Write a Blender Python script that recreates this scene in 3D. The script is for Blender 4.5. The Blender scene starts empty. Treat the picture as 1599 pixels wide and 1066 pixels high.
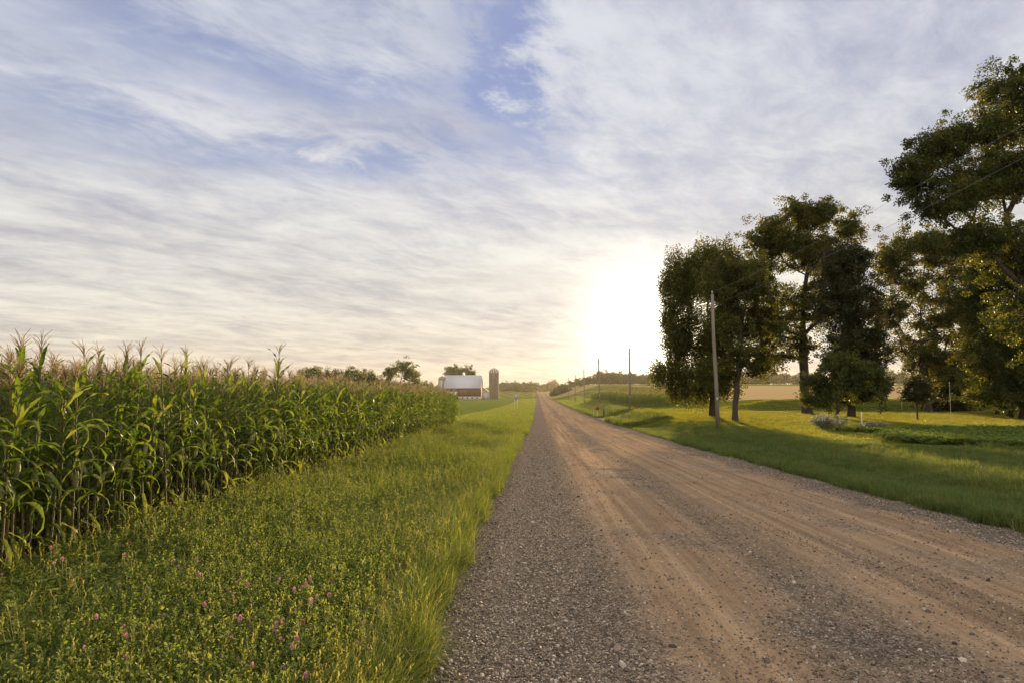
import bpy, math, random
import numpy as np
from mathutils import Vector

R = math.radians
random.seed(7)
rng = np.random.default_rng(11)
S = bpy.context.scene
COL = S.collection

# ------------------------------------------------------------------ camera
cam_d = bpy.data.cameras.new('camera')
cam = bpy.data.objects.new('camera', cam_d)
COL.objects.link(cam)
cam.location = (0, 0, 1.9)
cam.rotation_euler = (R(90 + 3.86), 0, R(2.15))
cam_d.lens = 24
cam_d.sensor_width = 36
cam_d.clip_start = 0.05
cam_d.clip_end = 12000
S.camera = cam

# ------------------------------------------------------------------ light + exposure
SUN_AZ, SUN_EL = 10.1, 4.2          # degrees, azimuth measured from the road direction (+Y) to the right
sun_v = Vector((math.sin(R(SUN_AZ)) * math.cos(R(SUN_EL)), math.cos(R(SUN_AZ)) * math.cos(R(SUN_EL)), math.sin(R(SUN_EL))))
sd = bpy.data.lights.new('sun', 'SUN')
sd.energy = 5.0
sd.angle = R(1.2)
sd.color = (1.0, 0.70, 0.38)
so = bpy.data.objects.new('sun', sd)
COL.objects.link(so)
so.rotation_euler = sun_v.to_track_quat('Z', 'Y').to_euler()
S.view_settings.view_transform = 'Standard'
S.view_settings.look = 'None'
S.view_settings.exposure = 1.65
S.view_settings.gamma = 1.0
S.cycles.max_bounces = 8
S.cycles.diffuse_bounces = 4
S.cycles.transmission_bounces = 4
S.cycles.volume_bounces = 0
S.cycles.transparent_max_bounces = 8
S.cycles.sample_clamp_indirect = 6
S.cycles.use_denoising = True


class NT:
    """small shader-node writer"""
    def __init__(self, tree):
        self.t = tree
        tree.nodes.clear()

    def n(self, typ, **kw):
        nd = self.t.nodes.new(typ)
        for k, v in kw.items():
            setattr(nd, k, v)
        return nd

    def put(self, sock, v):
        if isinstance(v, bpy.types.NodeSocket):
            self.t.links.new(v, sock)
        elif v is not None:
            if isinstance(v, (tuple, list)) and sock.type == 'RGBA' and len(v) == 3:
                v = (*v, 1)
            sock.default_value = v

    def m(self, op, a, b=None, c=None, clamp=False):
        nd = self.n('ShaderNodeMath', operation=op, use_clamp=clamp)
        for i, v in enumerate((a, b, c)):
            if v is not None:
                self.put(nd.inputs[i], v)
        return nd.outputs[0]

    def vm(self, op, a, b=None, scale=None):
        nd = self.n('ShaderNodeVectorMath', operation=op)
        self.put(nd.inputs[0], a)
        if b is not None:
            self.put(nd.inputs[1], b)
        if scale is not None:
            self.put(nd.inputs['Scale'], scale)
        return nd.outputs['Value'] if op in ('DOT_PRODUCT', 'LENGTH') else nd.outputs[0]

    def ss(self, x, a, b, lo=0.0, hi=1.0):
        nd = self.n('ShaderNodeMapRange', interpolation_type='SMOOTHSTEP')
        self.put(nd.inputs[0], x)
        self.put(nd.inputs[1], a); self.put(nd.inputs[2], b)
        self.put(nd.inputs[3], lo); self.put(nd.inputs[4], hi)
        return nd.outputs[0]

    def mix(self, f, a, b, blend='MIX'):
        nd = self.n('ShaderNodeMix', data_type='RGBA', blend_type=blend)
        self.put(nd.inputs[0], f); self.put(nd.inputs[6], a); self.put(nd.inputs[7], b)
        return nd.outputs[2]

    def noise(self, vec, scale, detail=4.0, rough=0.55, dist=0.0):
        nd = self.n('ShaderNodeTexNoise')
        self.put(nd.inputs['Vector'], vec)
        nd.inputs['Scale'].default_value = scale
        nd.inputs['Detail'].default_value = detail
        nd.inputs['Roughness'].default_value = rough
        nd.inputs['Distortion'].default_value = dist
        return nd.outputs['Fac']

    def ramp(self, f, stops):
        nd = self.n('ShaderNodeValToRGB')
        e = nd.color_ramp.elements
        while len(e) < len(stops):
            e.new(0.5)
        for el, (p, c) in zip(e, stops):
            el.position = p
            el.color = (*c, 1) if len(c) == 3 else c
        self.put(nd.inputs[0], f)
        return nd.outputs[0]

    def xyz(self, v):
        nd = self.n('ShaderNodeSeparateXYZ')
        self.put(nd.inputs[0], v)
        return nd.outputs

    def vec(self, x, y, z=0.0):
        nd = self.n('ShaderNodeCombineXYZ')
        for i, v in enumerate((x, y, z)):
            self.put(nd.inputs[i], v)
        return nd.outputs[0]

    def bump(self, h, strength=0.5, dist=0.05):
        nd = self.n('ShaderNodeBump')
        self.put(nd.inputs['Height'], h)
        nd.inputs['Strength'].default_value = strength
        nd.inputs['Distance'].default_value = dist
        return nd.outputs[0]


# ------------------------------------------------------------------ sky
world = bpy.data.worlds.new('World')
S.world = world
world.use_nodes = True
w = NT(world.node_tree)
sky = w.n('ShaderNodeTexSky', sky_type='NISHITA')
sky.sun_disc = False
sky.sun_elevation = R(SUN_EL)
sky.sun_rotation = R(SUN_AZ)
sky.air_density = 1.0
sky.dust_density = 1.5
sky.ozone_density = 2.0
tc = w.n('ShaderNodeTexCoord')
d = w.vm('NORMALIZE', tc.outputs['Generated'])
dx, dy, dz = w.xyz(d)
zc = w.m('MAXIMUM', dz, 0.0)
az = w.m('MULTIPLY', w.m('ARCTAN2', dx, dy), 57.29578)
el = w.m('MULTIPLY', w.m('ARCSINE', zc), 57.29578)
den = w.m('ADD', zc, 0.10)
pu = w.m('DIVIDE', dx, den)
pv = w.m('DIVIDE', dy, den)
ca, sa = math.cos(R(38)), math.sin(R(38))
along = w.m('ADD', w.m('MULTIPLY', pu, sa), w.m('MULTIPLY', pv, ca))      # streak axis
across = w.m('SUBTRACT', w.m('MULTIPLY', pv, sa), w.m('MULTIPLY', pu, ca))
P1 = w.vec(w.m('MULTIPLY', along, 0.55), across, 3.1)
warp = w.noise(w.vec(pu, pv, 9.0), 1.2, 3, 0.5)
P2 = w.vec(w.m('ADD', w.m('MULTIPLY', along, 0.6), w.m('MULTIPLY', warp, 0.5)), w.m('ADD', across, w.m('MULTIPLY', warp, 0.7)), 7.7)
n_big = w.noise(P1, 1.05, 7, 0.58, 0.25)
n_fine = w.noise(P2, 2.8, 13, 0.64, 0.15)
n_pat = w.noise(w.vec(w.m('MULTIPLY', along, .6), across, 2.0), 5.5, 13, 0.70, 0.35)
cl = w.m('ADD', w.m('ADD', w.m('MULTIPLY', n_big, 0.34), w.m('MULTIPLY', n_fine, 0.36)), w.m('MULTIPLY', n_pat, 0.30))
# openings in the cloud sheet (azimuth, elevation, half widths in degrees, depth)
azw = w.m('ADD', az, w.m('MULTIPLY', w.m('ADD', w.m('MULTIPLY', w.m('SUBTRACT', n_pat, 0.5), 1.2), w.m('SUBTRACT', n_fine, 0.5)), 18.0))
elw = w.m('ADD', el, w.m('MULTIPLY', w.m('SUBTRACT', n_fine, 0.5), 10.0))
gap = None
for a0, e0, sa_, se_, k in ((-3.0, 27.0, 2.6, 4.6, 0.29), (-2.8, 22.8, 2.0, 2.4, 0.15), (-14.5, 24.6, 7, 1.5, 0.22), (-17, 18.2, 8, 1.1, 0.24),
                            (-35, 19.6, 7, 2.2, 0.20), (-29, 25.0, 8, 1.4, 0.19), (-27, 16.8, 6, 0.8, 0.12), (4.0, 20.5, 4, 2.2, 0.10),
                            (0.5, 31, 3, 3, 0.16), (-36, 27.5, 6, 1.5, 0.10), (-20, 28.5, 8, 1.2, 0.10)):
    q1 = w.m('DIVIDE', w.m('SUBTRACT', azw, a0 - 0.0), sa_)
    q2 = w.m('DIVIDE', w.m('SUBTRACT', elw, e0), se_)
    g = w.m('MULTIPLY', w.m('EXPONENT', w.m('MULTIPLY', w.m('ADD', w.m('MULTIPLY', q1, q1), w.m('MULTIPLY', q2, q2)), -0.6)), k)
    gap = g if gap is None else w.m('ADD', gap, g)
low = w.ss(el, 18.0, 5.0)                                   # the sheet closes towards the horizon
cover = w.m('ADD', w.m('SUBTRACT', w.m('ADD', cl, 0.06), gap), w.m('MULTIPLY', low, 0.16))
cov = w.ss(cover, 0.15, 0.66)
sdot = w.vm('DOT_PRODUCT', d, tuple(sun_v))
ang = w.m('MULTIPLY', w.m('ARCCOSINE', w.m('MINIMUM', sdot, 0.999999)), 57.29578)
cloud_by_el = w.ramp(w.m('DIVIDE', el, 40.0), [(0.0, (.58, .48, .37)), (0.035, (.66, .57, .46)), (0.085, (.73, .67, .56)), (0.18, (.70, .675, .62)),
                                               (0.36, (.645, .645, .655)), (0.55, (.58, .60, .66)), (1.0, (.52, .56, .65))])
shade = w.ss(w.m('ADD', w.m('ADD', w.m('MULTIPLY', n_fine, 0.4), w.m('MULTIPLY', n_big, 0.3)), w.m('MULTIPLY', n_pat, 0.3)), 0.36, 0.62, 0.70, 1.16)
cloud = w.mix(1.0, cloud_by_el, w.vec(shade, shade, w.m('ADD', w.m('MULTIPLY', shade, 0.75), 0.25)), 'MULTIPLY')
clear = w.mix(1.0, w.mix(1.0, sky.outputs[0], (0.010, 0.016, 0.05), 'MULTIPLY'),
              w.ramp(w.m('DIVIDE', el, 40.0), [(0.0, (.48, .41, .32)), (0.2, (.42, .44, .46)), (0.45, (.26, .315, .43)), (1.0, (.17, .21, .41))]), 'ADD')
base = w.mix(cov, clear, cloud)
# grey bars of cloud low in the west
bar = w.ss(w.noise(w.vec(w.m('MULTIPLY', az, 0.035), w.m('MULTIPLY', el, 0.42), 1.3), 1.0, 5, 0.5, 0.4), 0.50, 0.72)
bar = w.m('MULTIPLY', w.m('MULTIPLY', bar, w.ss(el, 14.0, 9.0)), 0.34)
base = w.mix(bar, base, (.46, .44, .40))
# aureole of the veiled sun
gl1 = w.m('MULTIPLY', w.m('EXPONENT', w.m('MULTIPLY', w.m('POWER', w.m('DIVIDE', ang, 3.0), 2.0), -0.5)), 2.2)
gl2 = w.m('MULTIPLY', w.m('EXPONENT', w.m('DIVIDE', ang, -4.4)), 0.75)
gl3 = w.m('MULTIPLY', w.m('EXPONENT', w.m('DIVIDE', ang, -16.0)), 0.10)
thru = w.ss(w.noise(w.vec(w.m('MULTIPLY', az, 0.06), w.m('MULTIPLY', el, 0.40), 5.5), 1.0, 7, 0.55, 0.3), 0.36, 0.64, 0.25, 1.45)
glow = w.mix(1.0, w.vec(w.m('ADD', gl1, gl3), w.m('MULTIPLY', w.m('ADD', gl1, gl3), 0.90), w.m('MULTIPLY', w.m('ADD', gl1, gl3), 0.72)),
             w.vec(w.m('MULTIPLY', gl2, thru), w.m('MULTIPLY', w.m('MULTIPLY', gl2, thru), 0.88), w.m('MULTIPLY', w.m('MULTIPLY', gl2, thru), 0.68)), 'ADD')
tot = w.mix(1.0, base, glow, 'ADD')
# unseen sky behind the camera brightened as added fill for corn, trees and grass
east_fill = w.ss(dy, 0.35, -0.7, 1.0, 2.5)
up = w.ss(dz, 0.5, 0.95, 1.0, 1.35)  # zenith, also out of view, raised for more fill from above
k = w.m('MULTIPLY', w.m('MULTIPLY', east_fill, up), 6.8)
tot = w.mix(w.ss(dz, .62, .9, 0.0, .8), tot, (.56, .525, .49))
tot = w.mix(w.ss(dy, 0.3, -0.5, 0.0, 1.0), tot, w.mix(1.0, tot, (1.10, 1.0, .84), 'MULTIPLY'))  # warm tint added to the rear sky so its fill is less blue
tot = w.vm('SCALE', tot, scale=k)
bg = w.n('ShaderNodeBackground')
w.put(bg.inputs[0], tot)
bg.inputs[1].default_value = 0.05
wo = w.n('ShaderNodeOutputWorld')
w.t.links.new(bg.outputs[0], wo.inputs[0])
world.cycles.sampling_method = 'MANUAL'
world.cycles.sample_map_resolution = 1024


# ------------------------------------------------------------------ helpers
def tag(o, label=None, cat=None, group=None, kind=None):
    if label: o['label'] = label
    if cat: o['category'] = cat
    if group: o['group'] = group
    if kind: o['kind'] = kind
    return o


def empty(name, loc=(0, 0, 0), rz=0.0, label=None, cat=None, group=None):
    o = bpy.data.objects.new(name, None)
    o.empty_display_size = 0.2
    COL.objects.link(o)
    o.location = loc
    o.rotation_euler = (0, 0, rz)
    return tag(o, label, cat, group)


class Geo:
    """collects numpy pieces into one mesh"""
    def __init__(self):
        self.V, self.Q, self.T, self.A, self.n = [], [], [], [], 0

    def add(self, V, Q=None, T=None, tint=0.5):
        V = np.asarray(V, float).reshape(-1, 3)
        self.V.append(V)
        if Q is not None and len(Q): self.Q.append(np.asarray(Q, int).reshape(-1, 4) + self.n)
        if T is not None and len(T): self.T.append(np.asarray(T, int).reshape(-1, 3) + self.n)
        a = np.empty(len(V)); a[:] = tint
        self.A.append(a)
        self.n += len(V)
        return self

    def box(self, x0, x1, y0, y1, z0, z1, tint=0.5):
        V = [(x, y, z) for z in (z0, z1) for y in (y0, y1) for x in (x0, x1)]
        return self.add(V, [(0, 2, 3, 1), (4, 5, 7, 6), (0, 1, 5, 4), (2, 6, 7, 3), (0, 4, 6, 2), (1, 3, 7, 5)], tint=tint)

    def tube(self, P, rad, sides=8, cap=True, tint=0.5):
        P = np.asarray(P, float); n = len(P)
        rad = np.broadcast_to(np.asarray(rad, float), (n,))
        T = np.gradient(P, axis=0) if n > 1 else np.array([[0, 0, 1.]])
        T /= np.linalg.norm(T, axis=1)[:, None] + 1e-9
        ref = np.array([1., 0, 0]) if abs(T[0][0]) < 0.8 else np.array([0, 1., 0])
        a = np.linspace(0, 2 * np.pi, sides, endpoint=False)
        V = []
        for i in range(n):
            u = np.cross(T[i], ref); u /= np.linalg.norm(u) + 1e-9
            v = np.cross(T[i], u)
            V.append(P[i] + rad[i] * (np.cos(a)[:, None] * u + np.sin(a)[:, None] * v))
        V = np.concatenate(V)
        Q = []
        for i in range(n - 1):
            for j in range(sides):
                k2 = (j + 1) % sides
                Q.append((i * sides + j, i * sides + k2, (i + 1) * sides + k2, (i + 1) * sides + j))
        Tt = []
        if cap:
            V = np.vstack([V, P[:1], P[-1:]])
            c0, c1 = n * sides, n * sides + 1
            for j in range(sides):
                k2 = (j + 1) % sides
                Tt += [(c0, k2, j), (c1, (n - 1) * sides + j, (n - 1) * sides + k2)]
        return self.add(V, Q, Tt, tint)

    def lathe(self, prof, sides=24, c=(0, 0, 0), tint=0.5):
        prof = np.asarray(prof, float)
        a = np.linspace(0, 2 * np.pi, sides, endpoint=False)
        V = np.concatenate([np.stack([c[0] + r * np.cos(a), c[1] + r * np.sin(a), np.full(sides, c[2] + z)], 1) for r, z in prof])
        Q = [(i * sides + j, i * sides + (j + 1) % sides, (i + 1) * sides + (j + 1) % sides, (i + 1) * sides + j)
             for i in range(len(prof) - 1) for j in range(sides)]
        return self.add(V, Q, tint=tint)

    def mesh(self, name, mat, smooth=False):
        me = bpy.data.meshes.new(name)
        V = np.concatenate(self.V)
        Q = np.concatenate(self.Q) if self.Q else np.zeros((0, 4), int)
        T = np.concatenate(self.T) if self.T else np.zeros((0, 3), int)
        me.vertices.add(len(V)); me.vertices.foreach_set('co', V.ravel().astype(np.float32))
        loops = np.concatenate([Q.ravel(), T.ravel()]).astype(np.int32)
        me.loops.add(len(loops)); me.loops.foreach_set('vertex_index', loops)
        st = np.concatenate([np.arange(len(Q)) * 4, len(Q) * 4 + np.arange(len(T)) * 3]).astype(np.int32)
        me.polygons.add(len(st)); me.polygons.foreach_set('loop_start', st)
        if smooth:
            me.polygons.foreach_set('use_smooth', np.ones(len(st), bool))
        me.update(calc_edges=True)
        me.validate()
        at = me.attributes.new('tint', 'FLOAT', 'POINT')
        at.data.foreach_set('value', np.concatenate(self.A).astype(np.float32))
        me.materials.append(mat)
        return me

    def obj(self, name, mat, parent=None, smooth=False):
        o = bpy.data.objects.new(name, self.mesh(name, mat, smooth))
        COL.objects.link(o)
        if parent: o.parent = parent
        return o


def copy_thing(o, parent=None):
    c = o.copy()
    COL.objects.link(c)
    if parent: c.parent = parent
    for ch in list(o.children):
        copy_thing(ch, c)
    return c


# ------------------------------------------------------------------ materials
def new_mat(name):
    m = bpy.data.materials.new(name)
    m.use_nodes = True
    return m, NT(m.node_tree)


def finish(t, shader):
    o = t.n('ShaderNodeOutputMaterial')
    t.t.links.new(shader, o.inputs[0])


def principled(t, col, rough=0.7, spec=0.3, normal=None, metal=0.0):
    p = t.n('ShaderNodeBsdfPrincipled')
    t.put(p.inputs['Base Color'], col)
    t.put(p.inputs['Roughness'], rough)
    t.put(p.inputs['Specular IOR Level'], spec)
    t.put(p.inputs['Metallic'], metal)
    if normal is not None: t.put(p.inputs['Normal'], normal)
    return p.outputs[0]


def leaf_mat(name, c0, c1, c2, trans=0.4, rough=0.5, spec=0.3, tcol=None, inst=True):
    """thin leaf: c0..c2 by per-leaf tint (and per-plant random); light passes through"""
    m, t = new_mat(name)
    at = t.n('ShaderNodeAttribute', attribute_name='tint')
    f = at.outputs['Fac']
    if inst:
        oi = t.n('ShaderNodeObjectInfo')
        f = t.m('ADD', t.m('MULTIPLY', f, 0.75), t.m('MULTIPLY', t.m('SUBTRACT', oi.outputs['Random'], 0.5), 0.45), clamp=True)
        f = t.m('ADD', f, 0.12, clamp=True)
    col = t.ramp(f, [(0.0, c0), (0.55, c1), (1.0, c2)])
    p = principled(t, col, rough, spec)
    tr = t.n('ShaderNodeBsdfTranslucent')
    t.put(tr.inputs[0], t.mix(1.0, col, tcol or (1.9, 1.7, 0.7), 'MULTIPLY'))
    mx = t.n('ShaderNodeMixShader')
    mx.inputs[0].default_value = trans
    t.t.links.new(p, mx.inputs[1]); t.t.links.new(tr.outputs[0], mx.inputs[2])
    finish(t, mx.outputs[0])
    return m


def plain_mat(name, col, rough=0.7, spec=0.3, vary=0.25, scale=6.0, metal=0.0, stretch=(1, 1, 1), bump=0.3):
    m, t = new_mat(name)
    tcn = t.n('ShaderNodeTexCoord')
    v = t.vm('MULTIPLY', tcn.outputs['Object'], stretch)
    nz = t.noise(v, scale, 6, 0.6)
    k_ = t.m('ADD', t.m('MULTIPLY', nz, 2 * vary), 1.0 - vary)
    c = t.vm('SCALE', (col[0], col[1], col[2]), scale=k_)
    finish(t, principled(t, c, rough, spec, t.bump(nz, bump, 0.02), metal))
    return m


M_corn_leaf = leaf_mat('corn_leaf', (.030, .052, .012), (.070, .104, .020), (.17, .18, .048), 0.45, 0.55, 0.12, (1.6, 1.65, .6))
M_corn_stalk = plain_mat('corn_stalk', (.085, .070, .028), 0.75, 0.15, 0.35, 9, stretch=(1, 1, .6))
M_tassel = leaf_mat('corn_tassel', (.26, .18, .085), (.36, .27, .13), (.46, .37, .19), 0.25, 0.7, 0.2, (1.3, 1.1, .8))
M_husk = plain_mat('corn_husk', (.20, .20, .075), 0.7, 0.12, 0.3, 12, stretch=(3, 3, .5))
M_silk = plain_mat('corn_silk', (.085, .032, .015), 0.8, 0.1, 0.3, 30)
M_grass = leaf_mat('verge_grass_blade', (.050, .078, .014), (.098, .134, .028), (.21, .20, .065), 0.42, 0.6, 0.15, (1.75, 1.65, .7))
M_clover = leaf_mat('clover_leaf', (.056, .088, .021), (.132, .172, .036), (.205, .222, .060), 0.43, 0.65, 0.15, (1.75, 1.65, .7))
M_lawn = leaf_mat('lawn_blade', (.060, .080, .010), (.125, .145, .018), (.23, .21, .040), 0.45, 0.5, 0.25)
M_rough = leaf_mat('rough_grass_blade', (.036, .062, .016), (.078, .112, .030), (.17, .175, .060), 0.42, 0.6, 0.15)
M_soy = leaf_mat('bean_leaf', (.045, .080, .016), (.088, .132, .024), (.15, .18, .040), 0.45, 0.5, 0.3)
M_petal = leaf_mat('clover_petal', (.30, .14, .17), (.48, .27, .31), (.58, .40, .42), 0.3, 0.7, 0.1, (1.2, 1.0, 1.0))
M_petal_old = leaf_mat('clover_petal_faded', (.13, .055, .035), (.26, .12, .09), (.36, .20, .15), 0.3, 0.7, 0.1, (1.2, 1.0, 1.0))
M_stem = plain_mat('green_stem', (.085, .12, .025), 0.6, 0.3, 0.2, 20)
M_bark = plain_mat('bark', (.058, .044, .033), 0.9, 0.15, 0.45, 3.0, stretch=(2.5, 2.5, .35), bump=0.8)
M_leafA = leaf_mat('cottonwood_leaf', (.034, .042, .009), (.066, .070, .015), (.150, .135, .028), 0.52, 0.55, 0.2, (1.55, 1.42, .5), inst=False)
M_leafB = leaf_mat('maple_leaf', (.028, .042, .011), (.054, .068, .016), (.125, .128, .030), 0.50, 0.55, 0.2, (1.6, 1.35, .5), inst=False)
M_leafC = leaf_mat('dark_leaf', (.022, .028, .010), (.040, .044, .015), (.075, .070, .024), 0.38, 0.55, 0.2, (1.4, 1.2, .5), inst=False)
M_leafY = leaf_mat('yellow_green_leaf', (.050, .068, .012), (.090, .110, .018), (.15, .155, .030), 0.42, 0.55, 0.2, (1.4, 1.25, .5), inst=False)
M_leafF = leaf_mat('far_leaf', (.035, .052, .014), (.058, .082, .020), (.100, .125, .032), 0.32, 0.6, 0.2, inst=True)
M_pole = plain_mat('weathered_pole_wood', (.155, .130, .108), 0.85, 0.2, 0.3, 4.0, stretch=(6, 6, .3))
M_wire = plain_mat('wire', (.20, .19, .18), 0.5, 0.4, 0.1)
M_porcelain = plain_mat('insulator', (.30, .28, .27), 0.3, 0.5, 0.1)
M_roof = plain_mat('galvanised_roof', (.36, .37, .41), 0.6, 0.3, 0.12, 0.6, 0.1, stretch=(1, .2, .2))
M_boards = plain_mat('weathered_barn_boards', (.085, .050, .035), 0.85, 0.2, 0.35, 1.2, stretch=(4, 4, .25))
M_found = plain_mat('whitewashed_stone', (.33, .31, .29), 0.9, 0.2, 0.25, 1.5)
M_stave = plain_mat('concrete_stave', (.30, .285, .27), 0.85, 0.2, 0.18, 0.9)
M_brick = plain_mat('brown_silo_tile', (.135, .112, .088), 0.8, 0.2, 0.25, 1.0)
M_dome = plain_mat('dull_metal_dome', (.17, .125, .09), 0.6, 0.4, 0.3, 0.8)
M_domestripe = plain_mat('pale_dome_rib', (.42, .38, .33), 0.6, 0.4, 0.2, 0.8)
M_dark = plain_mat('dark_opening', (.025, .022, .02), 0.8, 0.2, 0.2)
M_white = plain_mat('white_paint', (.66, .65, .62), 0.6, 0.3, 0.1, 3)
M_rust = plain_mat('rusty_red_metal', (.16, .055, .035), 0.6, 0.4, 0.3, 8)
M_signback = plain_mat('sign_metal', (.26, .25, .24), 0.5, 0.5, 0.1, 3)
M_galv = plain_mat('galvanised_post', (.30, .29, .28), 0.5, 0.5, 0.2, 8)
M_stake = plain_mat('pale_stake', (.45, .40, .33), 0.8, 0.2, 0.2, 8)
M_blossom = leaf_mat('pale_blossom', (.30, .28, .36), (.42, .40, .46), (.55, .53, .55), 0.3, 0.7, 0.1, (1, 1, 1))
M_greyleaf = leaf_mat('grey_green_leaf', (.070, .085, .055), (.105, .115, .075), (.15, .16, .10), 0.3, 0.6, 0.2, (1.3, 1.3, 1), inst=False)
M_stone = None


# ------------------------------------------------------------------ terrain
def tab(pts):
    xs = np.array([p[0] for p in pts], float); zs = np.array([p[1] for p in pts], float)
    def f(y):
        y = np.asarray(y, float)
        return sum(np.interp(y * k_ + c_, xs, zs) for k_, c_ in ((.86, -1.5), (.93, -.7), (1, 0), (1.07, .7), (1.14, 1.5))) / 5
    return f


z_road = tab([(-60, 1.6), (0, 0), (10, -.28), (32, -.92), (60, -1.5), (98, -2.05), (170, -2.75), (393, -4.4), (600, -4.2), (850, -2.9), (900, -2.8), (1000, -4.2), (1400, -7), (4000, -8)])
z_left = tab([(-60, 1.2), (0, -.05), (8, -.2), (28, -.5), (47, -.88), (60, -1.2), (100, -2.1), (170, -3.2), (393, -4.6), (520, -3.6), (800, -.5), (1200, 2.5), (4000, 6)])
z_right = tab([(-60, .9), (0, -.12), (10, -.3), (30, -.72), (46, -.85), (60, -.85), (90, -.95), (134, -1.5), (170, -.9), (230, 1.0), (320, 2.9), (480, 4.4), (800, 5.2), (1200, 6.5), (4000, 9)])


def smooth(a, b, x):
    t = np.clip((x - a) / (b - a), 0, 1)
    return t * t * (3 - 2 * t)


RL, RR = -0.98, 7.55        # road edges


def ground_z(x, y):
    x = np.asarray(x, float); y = np.asarray(y, float)
    zr, zl, zg = z_road(y), z_left(y), z_right(y)
    wl = smooth(RL - 0.2, -5.3, x)
    far = smooth(120, 260, y)
    wr = smooth(RR + 0.2, 12.5 + 26 * far, x)
    z = zr + (zl - zr) * wl + (zg - zr) * wr
    # shallow ditches beside the road
    z = z - 0.10 * np.exp(-((x + 2.6) / 1.2) ** 2) - 0.10 * np.exp(-((x - 9.4) / 1.0) ** 2)
    # lawn bank in front of the tan field
    bank = smooth(22, 34, x) * (1 - smooth(70, 95, x))
    z = z + 1.35 * bank * smooth(86, 95, y) * (1 - smooth(104, 135, y))
    # gentle swells
    z = z + 0.06 * np.sin(x * .21 + 1.3) * np.sin(y * .17) * smooth(9, 16, np.abs(x - 3.3))
    inside = (x > RL - .05) & (x < RR + .05)
    z = np.where(inside, zr - 0.06, z)
    return z


def grid_mesh(xs, ys, zf, mat, name):
    X, Y = np.meshgrid(xs, ys)
    V = np.stack([X.ravel(), Y.ravel(), zf(X, Y).ravel()], 1)
    nx, ny = len(xs), len(ys)
    i = (np.arange(ny - 1)[:, None] * nx + np.arange(nx - 1)[None, :]).ravel()
    Q = np.stack([i, i + 1, i + nx + 1, i + nx], 1)
    return Geo().add(V, Q).obj(name, mat, smooth=True)


def ground_material():
    m, t = new_mat('ground_cover')
    g = t.n('ShaderNodeNewGeometry')
    P = g.outputs['Position']
    x, y, z = t.xyz(P)
    n1 = t.noise(P, 0.35, 5, 0.6)
    n2 = t.noise(P, 6.0, 6, 0.65)
    n3 = t.noise(P, 0.03, 4, 0.5)
    lawn = t.ramp(n2, [(0.25, (.050, .066, .010)), (0.5, (.090, .105, .015)), (0.8, (.135, .140, .026))])
    verge = t.ramp(n2, [(0.25, (.022, .030, .008)), (0.55, (.045, .060, .012)), (0.85, (.080, .090, .022))])
    soil = t.ramp(n2, [(0.2, (.030, .022, .014)), (0.6, (.060, .044, .027)), (0.9, (.10, .075, .045))])
    hay = t.ramp(t.m('ADD', t.m('MULTIPLY', n2, .5), t.m('MULTIPLY', n1, .5)), [(0.3, (.060, .085, .014)), (0.5, (.095, .125, .022)), (0.7, (.145, .165, .036))])
    wheat = t.ramp(n2, [(0.2, (.26, .18, .085)), (0.6, (.36, .255, .125)), (0.9, (.42, .31, .16))])
    rows = t.m('ADD', t.m('MULTIPLY', t.m('SINE', t.m('MULTIPLY', t.m('ADD', x, t.m('MULTIPLY', y, .12)), 0.7)), .5), .5)
    crop = t.mix(rows, (.075, .095, .018), (.13, .13, .030))
    xw = t.m('ADD', x, t.m('MULTIPLY', t.m('SUBTRACT', n1, .5), 2.0))
    yw = t.m('ADD', y, t.m('MULTIPLY', t.m('SUBTRACT', n1, .5), 6.0))
    c = t.mix(t.ss(n3, .45, .6), lawn, t.mix(0.5, lawn, verge))
    c = t.mix(t.m('MULTIPLY', t.ss(xw, 16.0, 11.0), t.ss(yw, 70, 50)), c, verge)               # rough verge right
    left = t.ss(xw, 0.4, -0.4)
    cl_ = t.mix(t.ss(xw, -7.5, -10.5), verge, hay)
    cl_ = t.mix(t.m('MULTIPLY', t.ss(yw, 53, 50), t.ss(xw, -4.7, -5.2)), cl_, soil)
    cl_ = t.mix(t.ss(yw, 400, 440), cl_, crop)
    c = t.mix(left, c, cl_)
    wf = t.m('MULTIPLY', t.m('MULTIPLY', t.ss(yw, 116, 122), t.ss(yw, 330, 318)), t.ss(xw, 40, 46))
    c = t.mix(t.m('MULTIPLY', wf, t.m('SUBTRACT', 1.0, left)), c, wheat)
    fc = t.m('MULTIPLY', t.ss(yw, 205, 215), t.ss(xw, 16, 20))
    c = t.mix(t.m('MULTIPLY', fc, t.m('SUBTRACT', 1.0, wf)), c, crop)
    c = t.mix(t.m('MULTIPLY', t.ss(yw, 380, 395), t.m('SUBTRACT', 1.0, left)), c, t.mix(0.6, crop, wheat))
    h = t.m('ADD', t.m('MULTIPLY', n2, .7), t.m('MULTIPLY', t.noise(P, 40.0, 3, .6), .3))
    finish(t, principled(t, c, 1.0, 0.0, t.bump(h, 0.8, 0.12)))
    return m


def axis(segments):
    out = []
    for a, b, s in segments:
        out += list(np.arange(a, b, s))
    return np.array(out + [segments[-1][1]])


gx = axis([(-1200, -400, 100), (-400, -80, 20), (-80, -12, 2.0), (-12, -1.2, .4), (-1.2, -0.6, .15), (-0.6, 7.2, 1.3), (7.2, 8.0, .15), (8.0, 14, .5), (14, 60, 1.5), (60, 120, 4), (120, 400, 20), (400, 1200, 100)])
gy = axis([(-60, 2, 4), (2, 60, 1.0), (60, 140, 2.0), (140, 420, 7), (420, 1500, 30)])
ground = grid_mesh(gx, gy, ground_z, ground_material(), 'ground')
tag(ground, kind='structure')


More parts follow.
